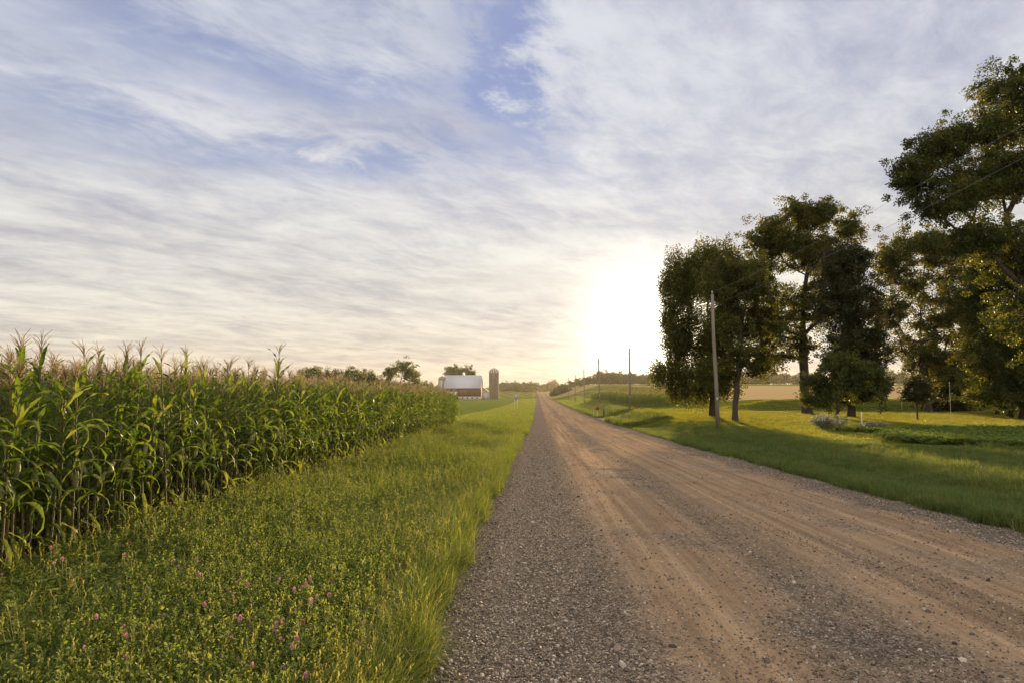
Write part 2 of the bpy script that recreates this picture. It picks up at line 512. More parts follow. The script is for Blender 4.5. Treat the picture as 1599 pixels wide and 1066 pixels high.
# ------------------------------------------------------------------ road
def road_material():
    m, t = new_mat('gravel_road')
    g = t.n('ShaderNodeNewGeometry')
    P = g.outputs['Position']
    x, y, z = t.xyz(P)
    long_ = t.noise(t.vec(t.m('MULTIPLY', x, 5.0), t.m('MULTIPLY', y, .06), 0.0), 1.0, 6, .62)
    long2 = t.noise(t.vec(t.m('MULTIPLY', x, 1.3), t.m('MULTIPLY', y, .035), 4.0), 1.0, 3, .5)
    blot = t.noise(P, 0.55, 6, .62, .3)
    fine = t.noise(P, 55.0, 5, .7)
    grit = t.n('ShaderNodeTexVoronoi'); grit.inputs['Scale'].default_value = 60.0
    t.put(grit.inputs['Vector'], P)
    grit2 = t.n('ShaderNodeTexVoronoi'); grit2.inputs['Scale'].default_value = 26.0
    t.put(grit2.inputs['Vector'], P)
    gcol = t.xyz(grit.outputs['Color'])[0]
    gcol2 = t.xyz(grit2.outputs['Color'])[0]
    pack = t.ramp(t.m('ADD', t.m('MULTIPLY', long_, .66), t.m('MULTIPLY', blot, .34)),
                  [(0.34, (.140, .096, .061)), (0.5, (.268, .181, .110)), (0.66, (.43, .302, .186))])
    pack = t.mix(1.0, pack, t.ramp(fine, [(0.25, (.62, .62, .62)), (.75, (1.25, 1.25, 1.25))]), 'MULTIPLY')
    gravel = t.ramp(t.m('ADD', t.m('MULTIPLY', gcol, .6), t.m('MULTIPLY', gcol2, .4)),
                    [(0.1, (.048, .039, .031)), (0.5, (.125, .099, .076)), (0.8, (.22, .177, .137)), (1.0, (.42, .36, .30))])
    xe = t.m('ADD', x, t.m('MULTIPLY', t.m('SUBTRACT', blot, .5), 1.5))
    edge = t.m('ADD', t.ss(xe, 1.3, .5), t.m('ADD', t.m('MULTIPLY', t.ss(xe, 6.0, 6.9), .9), 0.0))
    ridge = t.m('MULTIPLY', t.m('MULTIPLY', t.ss(xe, 2.0, 2.6), t.ss(xe, 3.5, 2.9)), .45)
    loose = t.m('ADD', t.m('ADD', edge, ridge), t.m('MULTIPLY', t.ss(t.m('ADD', blot, t.m('MULTIPLY', long2, .35)), .62, .85), .75), clamp=True)
    speck = t.ss(gcol, .78, .90)
    loose = t.m('MAXIMUM', loose, t.m('MULTIPLY', speck, t.ss(t.m('ADD', loose, long_), .35, .9, .45, .95)), clamp=True)
    c = t.mix(loose, pack, gravel)
    h = t.m('ADD', t.m('ADD', t.m('MULTIPLY', t.m('SUBTRACT', 1.0, grit.outputs['Distance']), t.m('ADD', t.m('MULTIPLY', loose, .8), .15)),
                       t.m('MULTIPLY', long_, .35)), t.m('MULTIPLY', fine, .35))
    finish(t, principled(t, c, 1.0, 0.0, t.bump(h, 0.6, 0.012)))
    return m


def road_edge(y, side):
    y = np.asarray(y, float)
    k_ = 1.0 / (1 + y / 120.0)
    j = .05 * np.sin(y * 1.7 + side) + .05 * np.sin(y * 3.9 + 2 * side) + .05 * np.sin(y * .43 + side * 3)
    return (RL if side == 0 else RR) + j * (1 if side == 0 else .8) * (.5 + .5 * k_)


def road_z(x, y):
    u = np.clip((x - RL) / (RR - RL), 0, 1)
    wave = .010 * np.sin(x * 4.1 + .2 * np.sin(y * .3)) + .006 * np.sin(x * 9.0 + 1.0 + y * .05)
    return z_road(y) - .02 + .07 * (1 - (2 * u - 1) ** 2) + wave


def make_road():
    ys = axis([(-20, 2, 2), (2, 30, .25), (30, 80, .6), (80, 200, 2.5), (200, 900, 10), (900, 1480, 60)])
    u = np.linspace(0, 1, 64)
    V = []
    for y in ys:
        a, b = float(road_edge(y, 0)) - .15, float(road_edge(y, 1)) + .15
        x = a + (b - a) * u
        edge = -.05 * (smooth(.03, 0, u) + smooth(.97, 1, u))
        V.append(np.stack([x, np.full_like(x, y), road_z(x, y) + edge], 1))
    V = np.concatenate(V)
    nx, ny = len(u), len(ys)
    i = (np.arange(ny - 1)[:, None] * nx + np.arange(nx - 1)[None, :]).ravel()
    return Geo().add(V, np.stack([i, i + 1, i + nx + 1, i + nx], 1)).obj('road', road_material(), smooth=True)


road = tag(make_road(), kind='structure')

# gravel drive leaving the road to the right
M_drive = plain_mat('drive_gravel', (.30, .22, .14), 1.0, 0.0, 0.25, 3.0)
xs_ = np.concatenate([np.arange(7.3, 14, .5), np.arange(14, 75, 2.0)])
Vd = []
for x_ in xs_:
    fl = 3.5 * math.exp(-(x_ - 7.3) / 1.6)
    yc = 82 + .05 * x_
    for s_ in (-1, -.35, .35, 1):
        yy = yc + s_ * (1.7 + fl)
        Vd.append((x_, yy, float(ground_z(max(x_, RR + .1), yy)) + .05 - .04 * abs(s_)))
Qd = [(i * 4 + j, (i + 1) * 4 + j, (i + 1) * 4 + j + 1, i * 4 + j + 1) for i in range(len(xs_) - 1) for j in range(3)]
tag(Geo().add(Vd, Qd).obj('gravel_drive', M_drive, smooth=True), kind='structure')


# ------------------------------------------------------------------ scattered stuff (geometry nodes, only for what nobody could count)
def source_collection(name, meshes):
    c = bpy.data.collections.new(name)
    for i, me in enumerate(meshes):
        c.objects.link(bpy.data.objects.new(f'{name}_{i:02d}', me))
    return c


def scatter(name, pts, coll, nvar, scale, rz=None, tilt=0.12, label=None, cat=None, mat=None):
    n = len(pts)
    me = bpy.data.meshes.new(name)
    me.vertices.add(n)
    me.vertices.foreach_set('co', np.asarray(pts, np.float32).ravel())
    rot = np.stack([rng.normal(0, tilt, n), rng.normal(0, tilt, n), rng.uniform(0, 6.283, n) if rz is None else rz], 1)
    a = me.attributes.new('spin', 'FLOAT_VECTOR', 'POINT'); a.data.foreach_set('vector', rot.astype(np.float32).ravel())
    a = me.attributes.new('size', 'FLOAT', 'POINT'); a.data.foreach_set('value', np.broadcast_to(scale, (n,)).astype(np.float32).copy())
    a = me.attributes.new('pick', 'INT', 'POINT'); a.data.foreach_set('value', rng.integers(0, nvar, n).astype(np.int32))
    if mat: me.materials.append(mat)
    o = bpy.data.objects.new(name, me)
    COL.objects.link(o)
    ng = bpy.data.node_groups.new(name, 'GeometryNodeTree')
    ng.interface.new_socket('Geometry', in_out='INPUT', socket_type='NodeSocketGeometry')
    ng.interface.new_socket('Geometry', in_out='OUTPUT', socket_type='NodeSocketGeometry')
    N = ng.nodes.new
    gi, go = N('NodeGroupInput'), N('NodeGroupOutput')
    ci = N('GeometryNodeCollectionInfo')
    ci.inputs[0].default_value = coll
    ci.inputs['Separate Children'].default_value = True
    ci.inputs['Reset Children'].default_value = True
    ip = N('GeometryNodeInstanceOnPoints')
    ip.inputs['Pick Instance'].default_value = True
    def attr(nm, typ):
        q = N('GeometryNodeInputNamedAttribute'); q.data_type = typ; q.inputs[0].default_value = nm
        return q.outputs[0]
    L = ng.links.new
    L(gi.outputs[0], ip.inputs['Points']); L(ci.outputs[0], ip.inputs['Instance'])
    L(attr('pick', 'INT'), ip.inputs['Instance Index'])
    L(attr('spin', 'FLOAT_VECTOR'), ip.inputs['Rotation'])
    L(attr('size', 'FLOAT'), ip.inputs['Scale'])
    L(ip.outputs[0], go.inputs[0])
    md = o.modifiers.new('scatter', 'NODES')
    md.node_group = ng
    return tag(o, label, cat, kind='stuff')


def blades(g, n, radius, h0, h1, width, lean=0.5, segs=3, tint=(0.2, 0.8)):
    """n curved grass blades added to Geo g"""
    for _ in range(n):
        r = radius * math.sqrt(random.random()); a = random.uniform(0, 6.283)
        b = np.array([r * math.cos(a), r * math.sin(a), -.02])
        h = random.uniform(h0, h1); hd = random.uniform(0, 6.283); ln = abs(random.gauss(lean, lean * .5)) * h
        dr = np.array([math.cos(hd), math.sin(hd), 0]); sd_ = np.array([-dr[1], dr[0], 0]) * width * random.uniform(.6, 1.2) * .5
        V = []
        for i in range(segs):
            s = i / segs
            c = b + dr * ln * s ** 2 + np.array([0, 0, h * (s - .25 * (ln / h) * s ** 3)])
            V += [c - sd_ * (1 - .5 * s), c + sd_ * (1 - .5 * s)]
        V.append(b + dr * ln + np.array([0, 0, h * (1 - .3 * ln / h)]))
        Q = [(2 * i, 2 * i + 1, 2 * i + 3, 2 * i + 2) for i in range(segs - 1)]
        g.add(V, Q, [(2 * segs - 2, 2 * segs - 1, 2 * segs)], random.uniform(*tint) if random.random() > .06 else 1.0)


def leaflet(g, c, dirv, size, tint, wid=.42):
    dirv = np.asarray(dirv, float); dirv /= np.linalg.norm(dirv)
    sv = np.cross(dirv, (random.gauss(0, .4), random.gauss(0, .4), 1)); sv /= np.linalg.norm(sv) + 1e-9
    c = np.asarray(c, float)
    nrm = np.cross(sv, dirv)
    V = [c, c + dirv * size * .35 - sv * size * wid, c + dirv * size * .85 - sv * size * wid * .7, c + dirv * size - nrm * size * .08,
         c + dirv * size * .85 + sv * size * wid * .7, c + dirv * size * .35 + sv * size * wid, c + dirv * size * .5 - nrm * size * .06]
    g.add(V, T=[(0, 1, 6), (1, 2, 6), (2, 3, 6), (3, 4, 6), (4, 5, 6), (5, 0, 6)], tint=tint)


def stem(g, P, r, tint):
    """thin flat stem"""
    P = np.asarray(P, float)
    V = []
    for p in P:
        V += [p + (r, 0, 0), p + (-r * .5, r * .87, 0), p + (-r * .5, -r * .87, 0)]
    Q = [(3 * i + j, 3 * i + (j + 1) % 3, 3 * i + 3 + (j + 1) % 3, 3 * i + 3 + j) for i in range(len(P) - 1) for j in range(3)]
    g.add(V, Q, tint=tint)


def clover_plant(h, leafs, size, nst=5, spread=.10):
    g = Geo()
    for _ in range(nst):
        a = random.uniform(0, 6.283); b = np.array([random.gauss(0, spread), random.gauss(0, spread), -.02])
        hh = h * random.uniform(.6, 1.1); ln = hh * random.uniform(.1, .45)
        P = [b + np.array([math.cos(a) * ln * s * s, math.sin(a) * ln * s * s, hh * s]) for s in np.linspace(0, 1, 5)]
        tt = random.uniform(.2, .7)
        stem(g, P, .0022, tt)
        for _k in range(leafs):
            s = random.uniform(.2, 1.0)
            c = np.array([np.interp(s, np.linspace(0, 1, 5), [p[i] for p in P]) for i in range(3)])
            a2 = random.uniform(0, 6.283); out = np.array([math.cos(a2), math.sin(a2), random.uniform(.1, .9)])
            pl = random.uniform(.015, .05)
            e = c + out * pl
            t0 = random.uniform(.05, .95)
            for q in (-1, 0, 1):
                leaflet(g, e, (math.cos(a2 + q * 1.5), math.sin(a2 + q * 1.5), random.uniform(-.25, .5)), size * random.uniform(.75, 1.2), t0)
    return g


def leafy_upright(h, n, size):
    """alfalfa-like upright stems set with small leaves"""
    g = Geo()
    for _ in range(6):
        a = random.uniform(0, 6.283); b = np.array([random.gauss(0, .06), random.gauss(0, .06), -.02]); hh = h * random.uniform(.65, 1.1); ln = hh * random.uniform(.05, .3)
        P = [b + np.array([math.cos(a) * ln * s * s, math.sin(a) * ln * s * s, hh * s]) for s in np.linspace(0, 1, 5)]
        stem(g, P, .002, .5)
        for _k in range(n):
            s = random.uniform(.25, 1.0)
            c = np.array([np.interp(s, np.linspace(0, 1, 5), [p[i] for p in P]) for i in range(3)])
            a2 = random.uniform(0, 6.283)
            leaflet(g, c, (math.cos(a2), math.sin(a2), random.uniform(.1, 1.2)), size * random.uniform(.7, 1.25) * (1.25 - .5 * s), random.uniform(.2, 1.0), .3)
    return g


def patch(n, radius, h0, h1, wd, lean, segs=3, tint=(.15, .85)):
    g = Geo(); blades(g, n, radius, h0, h1, wd, lean, segs, tint); return g


def seedy(n_blade, n_stem):
    g = patch(n_blade, .09, .14, .42, .0065, .6, 4)
    for _ in range(n_stem):
        a, h = random.uniform(0, 6.28), random.uniform(.38, .62)
        c = np.array([math.cos(a), math.sin(a), 0]) * h * random.uniform(.1, .35)
        P = [c * s ** 2 + np.array([0, 0, h * s]) for s in np.linspace(0, 1, 5)]
        stem(g, P, .0016, 1.0)
        for q in range(9):
            s = .74 + .26 * q / 9
            leaflet(g, c * s ** 2 + np.array([0, 0, h * s]), (random.gauss(0, .6), random.gauss(0, .6), 1), .022, 1.0, .16)
    return g


C_tuft = source_collection('verge_tufts', [(patch(30, .10, .14, .44, .0062, .62, 4) if i_ < 7 else seedy(22, 1)).mesh('tuft', M_grass) for i_ in range(8)])
C_clov = source_collection('clover_sources', [clover_plant(.30, 8, .026).mesh('clover', M_clover) for _ in range(5)])
C_alf = source_collection('leafy_sources', [leafy_upright(.42, 26, .024).mesh('leafy', M_clover) for _ in range(5)])
def rough_patch():
    g = patch(115, .28, .10, .34, .010, .7, 3)
    for _ in range(random.choice((0, 0, 1))):
        a, h = random.uniform(0, 6.28), random.uniform(.36, .52)
        b = np.array([random.gauss(0, .15), random.gauss(0, .15), 0]); c = np.array([math.cos(a), math.sin(a), 0]) * h * .3
        stem(g, [b + c * q * q + np.array([0, 0, h * q]) for q in np.linspace(0, 1, 4)], .002, .95)
        for q in np.linspace(.78, 1, 6):
            leaflet(g, b + c * q * q + np.array([0, 0, h * q]), (random.gauss(0, .5), random.gauss(0, .5), 1), .03, 1.0, .2)
    return g


C_rough = source_collection('rough_patches', [rough_patch().mesh('rough', M_rough) for _ in range(6)])
C_lawn = source_collection('lawn_patches', [patch(170, .42, .05, .13, .012, .5, 2).mesh('lawn', M_lawn) for _ in range(4)])
C_farv = source_collection('far_verge_patches', [patch(130, .5, .18, .60, .028, .5, 3).mesh('farverge', M_grass) for _ in range(4)])
C_soy = source_collection('bean_patches', [clover_plant(.36, 9, .075, 7, .22).mesh('bean', M_soy) for _ in range(4)])


def sample(n, x0f, x1f, y0, y1, power=1.6):
    """points between two x limits (functions of y), denser near the camera"""
    u = rng.random(n)
    p = 1 - power
    y = (y0 ** p + u * (y1 ** p - y0 ** p)) ** (1 / p)
    a, b = x0f(y), x1f(y)
    x = a + (b - a) * rng.random(n)
    return x, y


def on_ground(x, y, dz=0.0):
    return np.stack([x, y, ground_z(x, y) + dz], 1)


lim_l = lambda y: np.maximum(-5.36 + .15 * np.sin(y * 1.3), -.85 * y - .5)
edge_l = lambda y: road_edge(y, 0)
# grass along the road edge and all through the verge
x, y = sample(9000, lambda y: edge_l(y) - 1.3, lambda y: edge_l(y) + .02, 3.2, 60, 1.5)
k1 = rng.random(len(x)) < np.exp(-np.maximum(edge_l(y) - x, 0) / .55) + .2
x1, y1 = x[k1], y[k1]
x, y = sample(15000, lim_l, edge_l, 3.2, 120, 1.5)
X_, Y_ = np.concatenate([x1, x]), np.concatenate([y1, y])
scatter('verge_grass', on_ground(X_, Y_), C_tuft, 8, rng.uniform(.65, 1.15, len(X_)) * (1 + Y_ / 90), label='long yellow green grass along the left edge of the gravel road', cat='grass')
x, y = sample(13000, lim_l, lambda y: edge_l(y) - .45, 3.0, 55, 1.55)
nz = np.sin(x * 1.9 + 1) * np.sin(y * .9) + np.sin(x * .8 - y * .6)
k1 = nz + rng.normal(0, .5, len(x)) < .5
scatter('clover_cover', on_ground(x[k1], y[k1]), C_clov, 5, rng.uniform(.75, 1.25, k1.sum()) * (1 + y[k1] / 80), label='low clover leaves covering the verge beside the corn', cat='clover')
x, y = sample(17000, lim_l, lambda y: edge_l(y) - .30 - .5 * rng.random(len(y)), 3.4, 60, 1.45)
nz = np.sin(x * 1.4 + 2) * np.sin(y * .7 + 1) + np.sin(x * .9 + y * .5)
k1 = nz + rng.normal(0, .5, len(x)) > .1
scatter('leafy_cover', on_ground(x[k1], y[k1]), C_alf, 5, rng.uniform(.55, 1.25, k1.sum()) * (1 + y[k1] / 110), label='upright small leaved weeds in the verge beside the corn', cat='weeds')
# verge further down the road, both sides
x, y = sample(9000, lambda y: -8.5 - 0 * y, lambda y: edge_l(y) - .1, 45, 380, 1.2)
xb, yb = sample(3500, lambda y: road_edge(y, 1) + .1, lambda y: road_edge(y, 1) + 4.5 + smooth(100, 200, y) * 6, 62, 380, 1.2)
k1 = np.abs(yb - 82.5) > 4.5
X_, Y_ = np.concatenate([x, xb[k1]]), np.concatenate([y, yb[k1]])
scatter('distant_verge_grass', on_ground(X_, Y_), C_farv, 4, rng.uniform(.6, 1.2, len(X_)), label='grass verges on both sides of the road in the distance', cat='grass')
# right verge
x, y = sample(15000, lambda y: road_edge(y, 1) - .05, lambda y: np.where(y < 30, 9 + y * .85, 15 - .06 * (y - 30)), 8, 56, 1.25)
clump = .5 + .5 * np.sin(x * 1.3 + 1.7 * np.sin(y * .35)) * np.sin(y * .8 + .9 * np.sin(x * .7))
scatter('rough_grass', on_ground(x, y), C_rough, 6, (rng.uniform(.45, .95, len(x)) + .65 * clump ** 2 * rng.random(len(x))) * (1 - .35 * smooth(28, 52, y)), label='rough green grass along the right edge of the gravel road', cat='grass')
# lawn under the trees
x, y = sample(26000, lambda y: np.maximum(9.5 + 0 * y, 16 - .08 * y), lambda y: 12 + y * .80, 34, 96, 1.1)
k1 = (np.abs(y - 82 - .05 * x) > 2.0)
scatter('lawn_grass', on_ground(x[k1], y[k1]), C_lawn, 4, rng.uniform(.8, 1.4, k1.sum()), label='mown yellow green lawn under the trees', cat='lawn')
# bean patch right
x, y = sample(9000, lambda y: 18.5 + 1.2 * np.sin(y * .5) + 0 * y, lambda y: 8 + y * .85, 25, 44, 1.1)
scatter('bean_patch', on_ground(x, y), C_soy, 4, rng.uniform(.6, 1.1, len(x)), label='bright green leafy crop patch beside the lawn at the right edge', cat='crop')


# loose stones on the road
def stone_meshes():
    out = []
    m, t = new_mat('loose_stone')
    oi = t.n('ShaderNodeObjectInfo')
    col = t.ramp(oi.outputs['Random'], [(0.0, (.045, .035, .027)), (.5, (.118, .090, .067)), (.85, (.21, .162, .122)), (1.0, (.40, .34, .28))])
    tcn = t.n('ShaderNodeTexCoord')
    nz_ = t.noise(tcn.outputs['Object'], 2.0, 4, .6)
    finish(t, principled(t, t.mix(1.0, col, t.ramp(nz_, [(.2, (.75, .75, .75)), (.8, (1.2, 1.2, 1.2))]), 'MULTIPLY'), .75, .3))
    import bmesh
    for i in range(6):
        bm = bmesh.new()
        bmesh.ops.create_icosphere(bm, subdivisions=1, radius=.5)
        s = (random.uniform(.8, 1.3), random.uniform(.6, 1.0), random.uniform(.45, .75))
        for v in bm.verts:
            kk = random.uniform(.8, 1.15)
            v.co = Vector((v.co.x * s[0] * kk, v.co.y * s[1] * kk, v.co.z * s[2] * kk))
        me = bpy.data.meshes.new('stone'); bm.to_mesh(me); bm.free()
        me.materials.append(m)
        out.append(me)
    return out


C_stone = source_collection('stone_sources', stone_meshes())
x, y = sample(260000, lambda y: edge_l(y) - .12, lambda y: np.minimum(road_edge(y, 1), 1.0 + .9 * y), 3.2, 60, 1.9)
u_ = np.exp(-np.maximum(x - .35, 0) / .40) + .8 * np.exp(-np.maximum(6.6 - x, 0) / .35) + .05 + .34 * np.exp(-((x - 2.75 - .15 * np.sin(y * .4)) / .35) ** 2)
u_ = u_ + + .30 * np.clip(np.sin(x * 2.2 + 1.3 * np.sin(y * .6)) * np.sin(y * .45 + x), 0, 1)
k1 = rng.random(len(x)) < u_ * (1 - smooth(20, 58, y))
x, y = x[k1], y[k1]
sz = np.exp(rng.normal(math.log(.013), .42, len(x))) * (1 + y / 45)
scatter('loose_gravel', np.stack([x, y, road_z(x, y) + sz * .12], 1), C_stone, 6, sz, tilt=.5, label='loose grey gravel stones on the road', cat='gravel')


# ------------------------------------------------------------------ corn
def corn_leaf(g, base, heading, L, W, rise, droop, tint, twist=0.0):
    n = 8
    dr = np.array([math.cos(heading), math.sin(heading), 0]); sd_ = np.array([-dr[1], dr[0], 0])
    ang_ = rise; p = np.array(base, float); V = []; step = L / n
    for i in range(n + 1):
        s = i / n
        wd = W * (math.sin(math.pi * min(1, s * .82 + .16)) ** .8) * (1 - s ** 3 * .75) * .5 if i < n else .002
        up = np.array([0, 0, 1.0])
        nrm = -math.sin(ang_) * dr + math.cos(ang_) * up
        tw = twist * s
        sv = sd_ * math.cos(tw) + nrm * math.sin(tw)
        rip = .010 * math.sin(s * 17 + tint * 9)
        V += [p - sv * wd + nrm * (wd * .35 + rip), p, p + sv * wd + nrm * (wd * .35 - rip)]
        ang_ -= droop * (0.25 + 1.5 * s) / n
        p = p + step * (math.cos(ang_) * dr + math.sin(ang_) * up)
    Q = []
    for i in range(n):
        o = 3 * i
        Q += [(o, o + 1, o + 4, o + 3), (o + 1, o + 2, o + 5, o + 4)]
    g.add(V, Q, tint=tint)


def corn_variant(seed):
    random.seed(seed)
    H = random.uniform(2.1, 2.4)
    st, lf, ta, ea = Geo(), Geo(), Geo(), Geo()
    bend = random.uniform(-.05, .05); bend2 = random.uniform(-.05, .05)
    cz = lambda z: np.array([bend * (z / H) ** 2, bend2 * (z / H) ** 2, z])
    zs = np.linspace(-.05, H, 12)
    st.tube([cz(z) for z in zs], [max(.006, .015 * (1 - .55 * z / H)) for z in zs], 6)
    a0 = random.uniform(-.5, .5)
    nl = 17
    for i in range(nl):
        f = i / (nl - 1)
        z = .28 + f * (H - .40)
        hd = a0 + math.pi * (i % 2) + random.gauss(0, .45)
        L = (.40 + .40 * math.sin(math.pi * min(1, f * .9 + .12))) * random.uniform(.8, 1.1)
        dry = i < 4 and random.random() < .75
        if dry:
            corn_leaf(lf, cz(z), hd, L * .7, .05, -.5, 1.2, 1.0, random.uniform(-1.5, 1.5))
        else:
            rise = random.uniform(.8, 1.3); droop = random.uniform(1.6, 4.2) if f < .8 else random.uniform(.5, 1.7)
            corn_leaf(lf, cz(z), hd, L, random.uniform(.042, .064), rise, droop, random.uniform(.10, .80) + .15 * f, random.uniform(-1.1, 1.1))
    top = cz(H)
    ta.tube([top, top + (0, 0, .16), top + (random.gauss(0, .03), random.gauss(0, .03), .31)], [.005, .0045, .0032], 4, tint=.4)
    for i in range(11):
        a = random.uniform(0, 6.283); z = random.uniform(.03, .15); L = random.uniform(.13, .23); o = random.uniform(.20, .55)
        p0 = top + (0, 0, z); d0 = np.array([math.cos(a) * o, math.sin(a) * o, 1.0])
        ta.tube([p0, p0 + d0 * L * .5, p0 + d0 * L * .9 + np.array([math.cos(a), math.sin(a), -.3]) * L * .22], [.003, .004, .0026], 3, tint=random.random())
    ears = []
    for q in range(random.choice((1, 1, 2))):
        z = random.uniform(.90, 1.15) - .2 * q; a = a0 + math.pi * q + random.gauss(0, .3); lean = random.uniform(.25, .55)
        dv = np.array([math.cos(a) * lean, math.sin(a) * lean, 1.0]); dv /= np.linalg.norm(dv)
        b = cz(z) + np.array([math.cos(a), math.sin(a), 0]) * .02
        e = Geo()
        pr = [(.0, .010), (.12, .026), (.35, .033), (.65, .030), (.88, .018), (1.0, .008)]
        e.tube([b + dv * s * .25 for s, _ in pr], [r for _, r in pr], 8)
        s_ = Geo(); tip = b + dv * .25
        for _k in range(5):
            dd = dv * .05 + np.array([random.gauss(0, .018), random.gauss(0, .018), -.005])
            s_.tube([tip - dv * .01, tip + dd, tip + dd * 1.3 + np.array([0, 0, -.02])], [.005, .004, .002], 3)
        ears.append((e.mesh('ear', M_husk, True), s_.mesh('silk', M_silk)))
    joined = Geo()
    return dict(stalk=st.mesh('stalk', M_corn_stalk, True), leaves=lf.mesh('leaves', M_corn_leaf, True), tassel=ta.mesh('tassel', M_tassel), ears=ears,
                geo=(st, lf, ta))


NV = 9
corn_vars = [corn_variant(100 + i) for i in range(NV)]
random.seed(5)


def merged_corn(v, i):
    g = Geo()
    me = bpy.data.meshes.new(f'field_corn_{i}')
    for p in v['geo']:
        off = g.n
        g.V += p.V; g.A += p.A
        g.Q += [q + off for q in p.Q]; g.T += [q + off for q in p.T]
        g.n += p.n
    me = g.mesh('field_corn', M_corn_stalk, True)
    me.materials.append(M_corn_leaf); me.materials.append(M_tassel)
    nq = [sum(len(q) for q in p.Q) for p in v['geo']]; nt = [sum(len(q) for q in p.T) for p in v['geo']]
    idx = np.concatenate([np.full(n, k_) for k_, n in enumerate(nq)] + [np.full(n, k_) for k_, n in enumerate(nt)]).astype(np.int32)
    me.polygons.foreach_set('material_index', idx)
    return me


CORN_X, CORN_END = -5.45, 45.0
corn_things = []
protos = []
for i, v in enumerate(corn_vars):
    root = empty('corn_plant', label='tall green corn plant with tan tassel in the front rows of the corn field', cat='corn plant', group='corn plants along the front of the field')
    for part in ('stalk', 'leaves', 'tassel'):
        o = bpy.data.objects.new(part, v[part]); COL.objects.link(o); o.parent = root
    for em, sm in v['ears']:
        e = bpy.data.objects.new('ear', em); COL.objects.link(e); e.parent = root
        s_ = bpy.data.objects.new('silk', sm); COL.objects.link(s_); s_.parent = e
    protos.append(root)
used = set()


def place_corn(x, y):
    k_ = random.randrange(NV)
    if k_ in used:
        o = copy_thing(protos[k_])
    else:
        o = protos[k_]; used.add(k_)
    o.location = (x, y, float(ground_z(x, y)))
    o.rotation_euler = (random.gauss(0, .03), random.gauss(0, .03), random.uniform(0, 6.283))
    s_ = random.uniform(.88, 1.05) * (1.0 if random.random() > .03 else 1.12)
    o.scale = (1, 1, s_)
    corn_things.append(o)


front = list(np.arange(4.0, CORN_END, .16))
for y_ in front:
    place_corn(CORN_X + random.gauss(0, .05), y_ + random.gauss(0, .03))
second = np.arange(5.2, 5.2 + .165 * (300 - len(front)) - .01, .165)
for y_ in second:
    place_corn(CORN_X - .70 + random.gauss(0, .05), y_ + random.gauss(0, .03))
y2_end = float(second[-1]) + .165
PX, PY = [], []
for r_ in range(1, 44):
    xr = CORN_X - .70 * r_
    y0_ = y2_end if r_ == 1 else max(5.0, -xr * .98 - 2)
    ys_ = np.arange(y0_, CORN_END + .6 * math.sin(r_), .176 if r_ < 9 else .26)
    PX.append(np.full(len(ys_), xr)); PY.append(ys_)
PX = np.concatenate(PX) + 0; PY = np.concatenate(PY)
PX = PX + rng.normal(0, .05, len(PX)); PY = PY + rng.normal(0, .04, len(PY))
C_corn = source_collection('field_corn_sources', [merged_corn(v, i) for i, v in enumerate(corn_vars)])
scatter('corn_field', on_ground(PX, PY), C_corn, NV, rng.uniform(.92, 1.05, len(PX)), tilt=.03, label='rows of corn filling the field behind its front row on the left', cat='corn field')
# corn on the rise beyond the drive, right of the road
hx, hy = [], []
for r_ in range(0, 60):
    xr = 15.5 + .8 * r_
    ys_ = np.arange(112 + 4 * math.sin(r_ * .2), 200, .34)
    hx.append(np.full(len(ys_), xr)); hy.append(ys_)
hx = np.concatenate(hx); hy = np.concatenate(hy)
kk = (hx < 18 + (hy - 108) * .38)
kk &= (rng.random(len(hx)) < .62)
hx, hy = hx[kk] + rng.normal(0, .1, kk.sum()), hy[kk]
scatter('distant_corn_field', on_ground(hx, hy), C_corn, NV, rng.uniform(.85, 1.0, len(hx)), tilt=.03, label='corn field on the rise beyond the drive right of the road', cat='corn field')

# ------------------------------------------------------------------ clover flowers
def clover_flower(old):
    root = empty('clover_flower')
    h = .40
    g = Geo()
    P = [(.03 * math.sin(s * 2), .02 * s, h * s) for s in np.linspace(0, 1, 6)]
    g.tube(P, .0022, 5)
    g.obj('stem', M_stem, root, True)
    l = Geo()
    for z in (.5, .9):
        for q in range(3):
            a = q * 2.09 + z * 3
            leaflet(l, np.array(P[int(z * 5)]), (math.cos(a), math.sin(a), .35), .035, random.uniform(.2, .8))
    l.obj('leaves', M_clover, root)
    f = Geo()
    top = np.array(P[-1])
    for i in range(80):
        th = math.acos(1 - 1.75 * (i + .5) / 80); ph = i * 2.399
        dv = np.array([math.sin(th) * math.cos(ph), math.sin(th) * math.sin(ph), math.cos(th)])
        c = top + dv * .006 + (0, 0, .006)
        tip = c + dv * .013 + np.array([0, 0, .004])
        sv = np.cross(dv, (0.1, .2, 1)); sv /= np.linalg.norm(sv)
        f.add([c - sv * .0016, c + sv * .0016, tip + sv * .0022, tip - sv * .0022], [(0, 1, 2, 3)], tint=random.random())
    f.obj('flower_head', M_petal_old if old else M_petal, root)
    return root


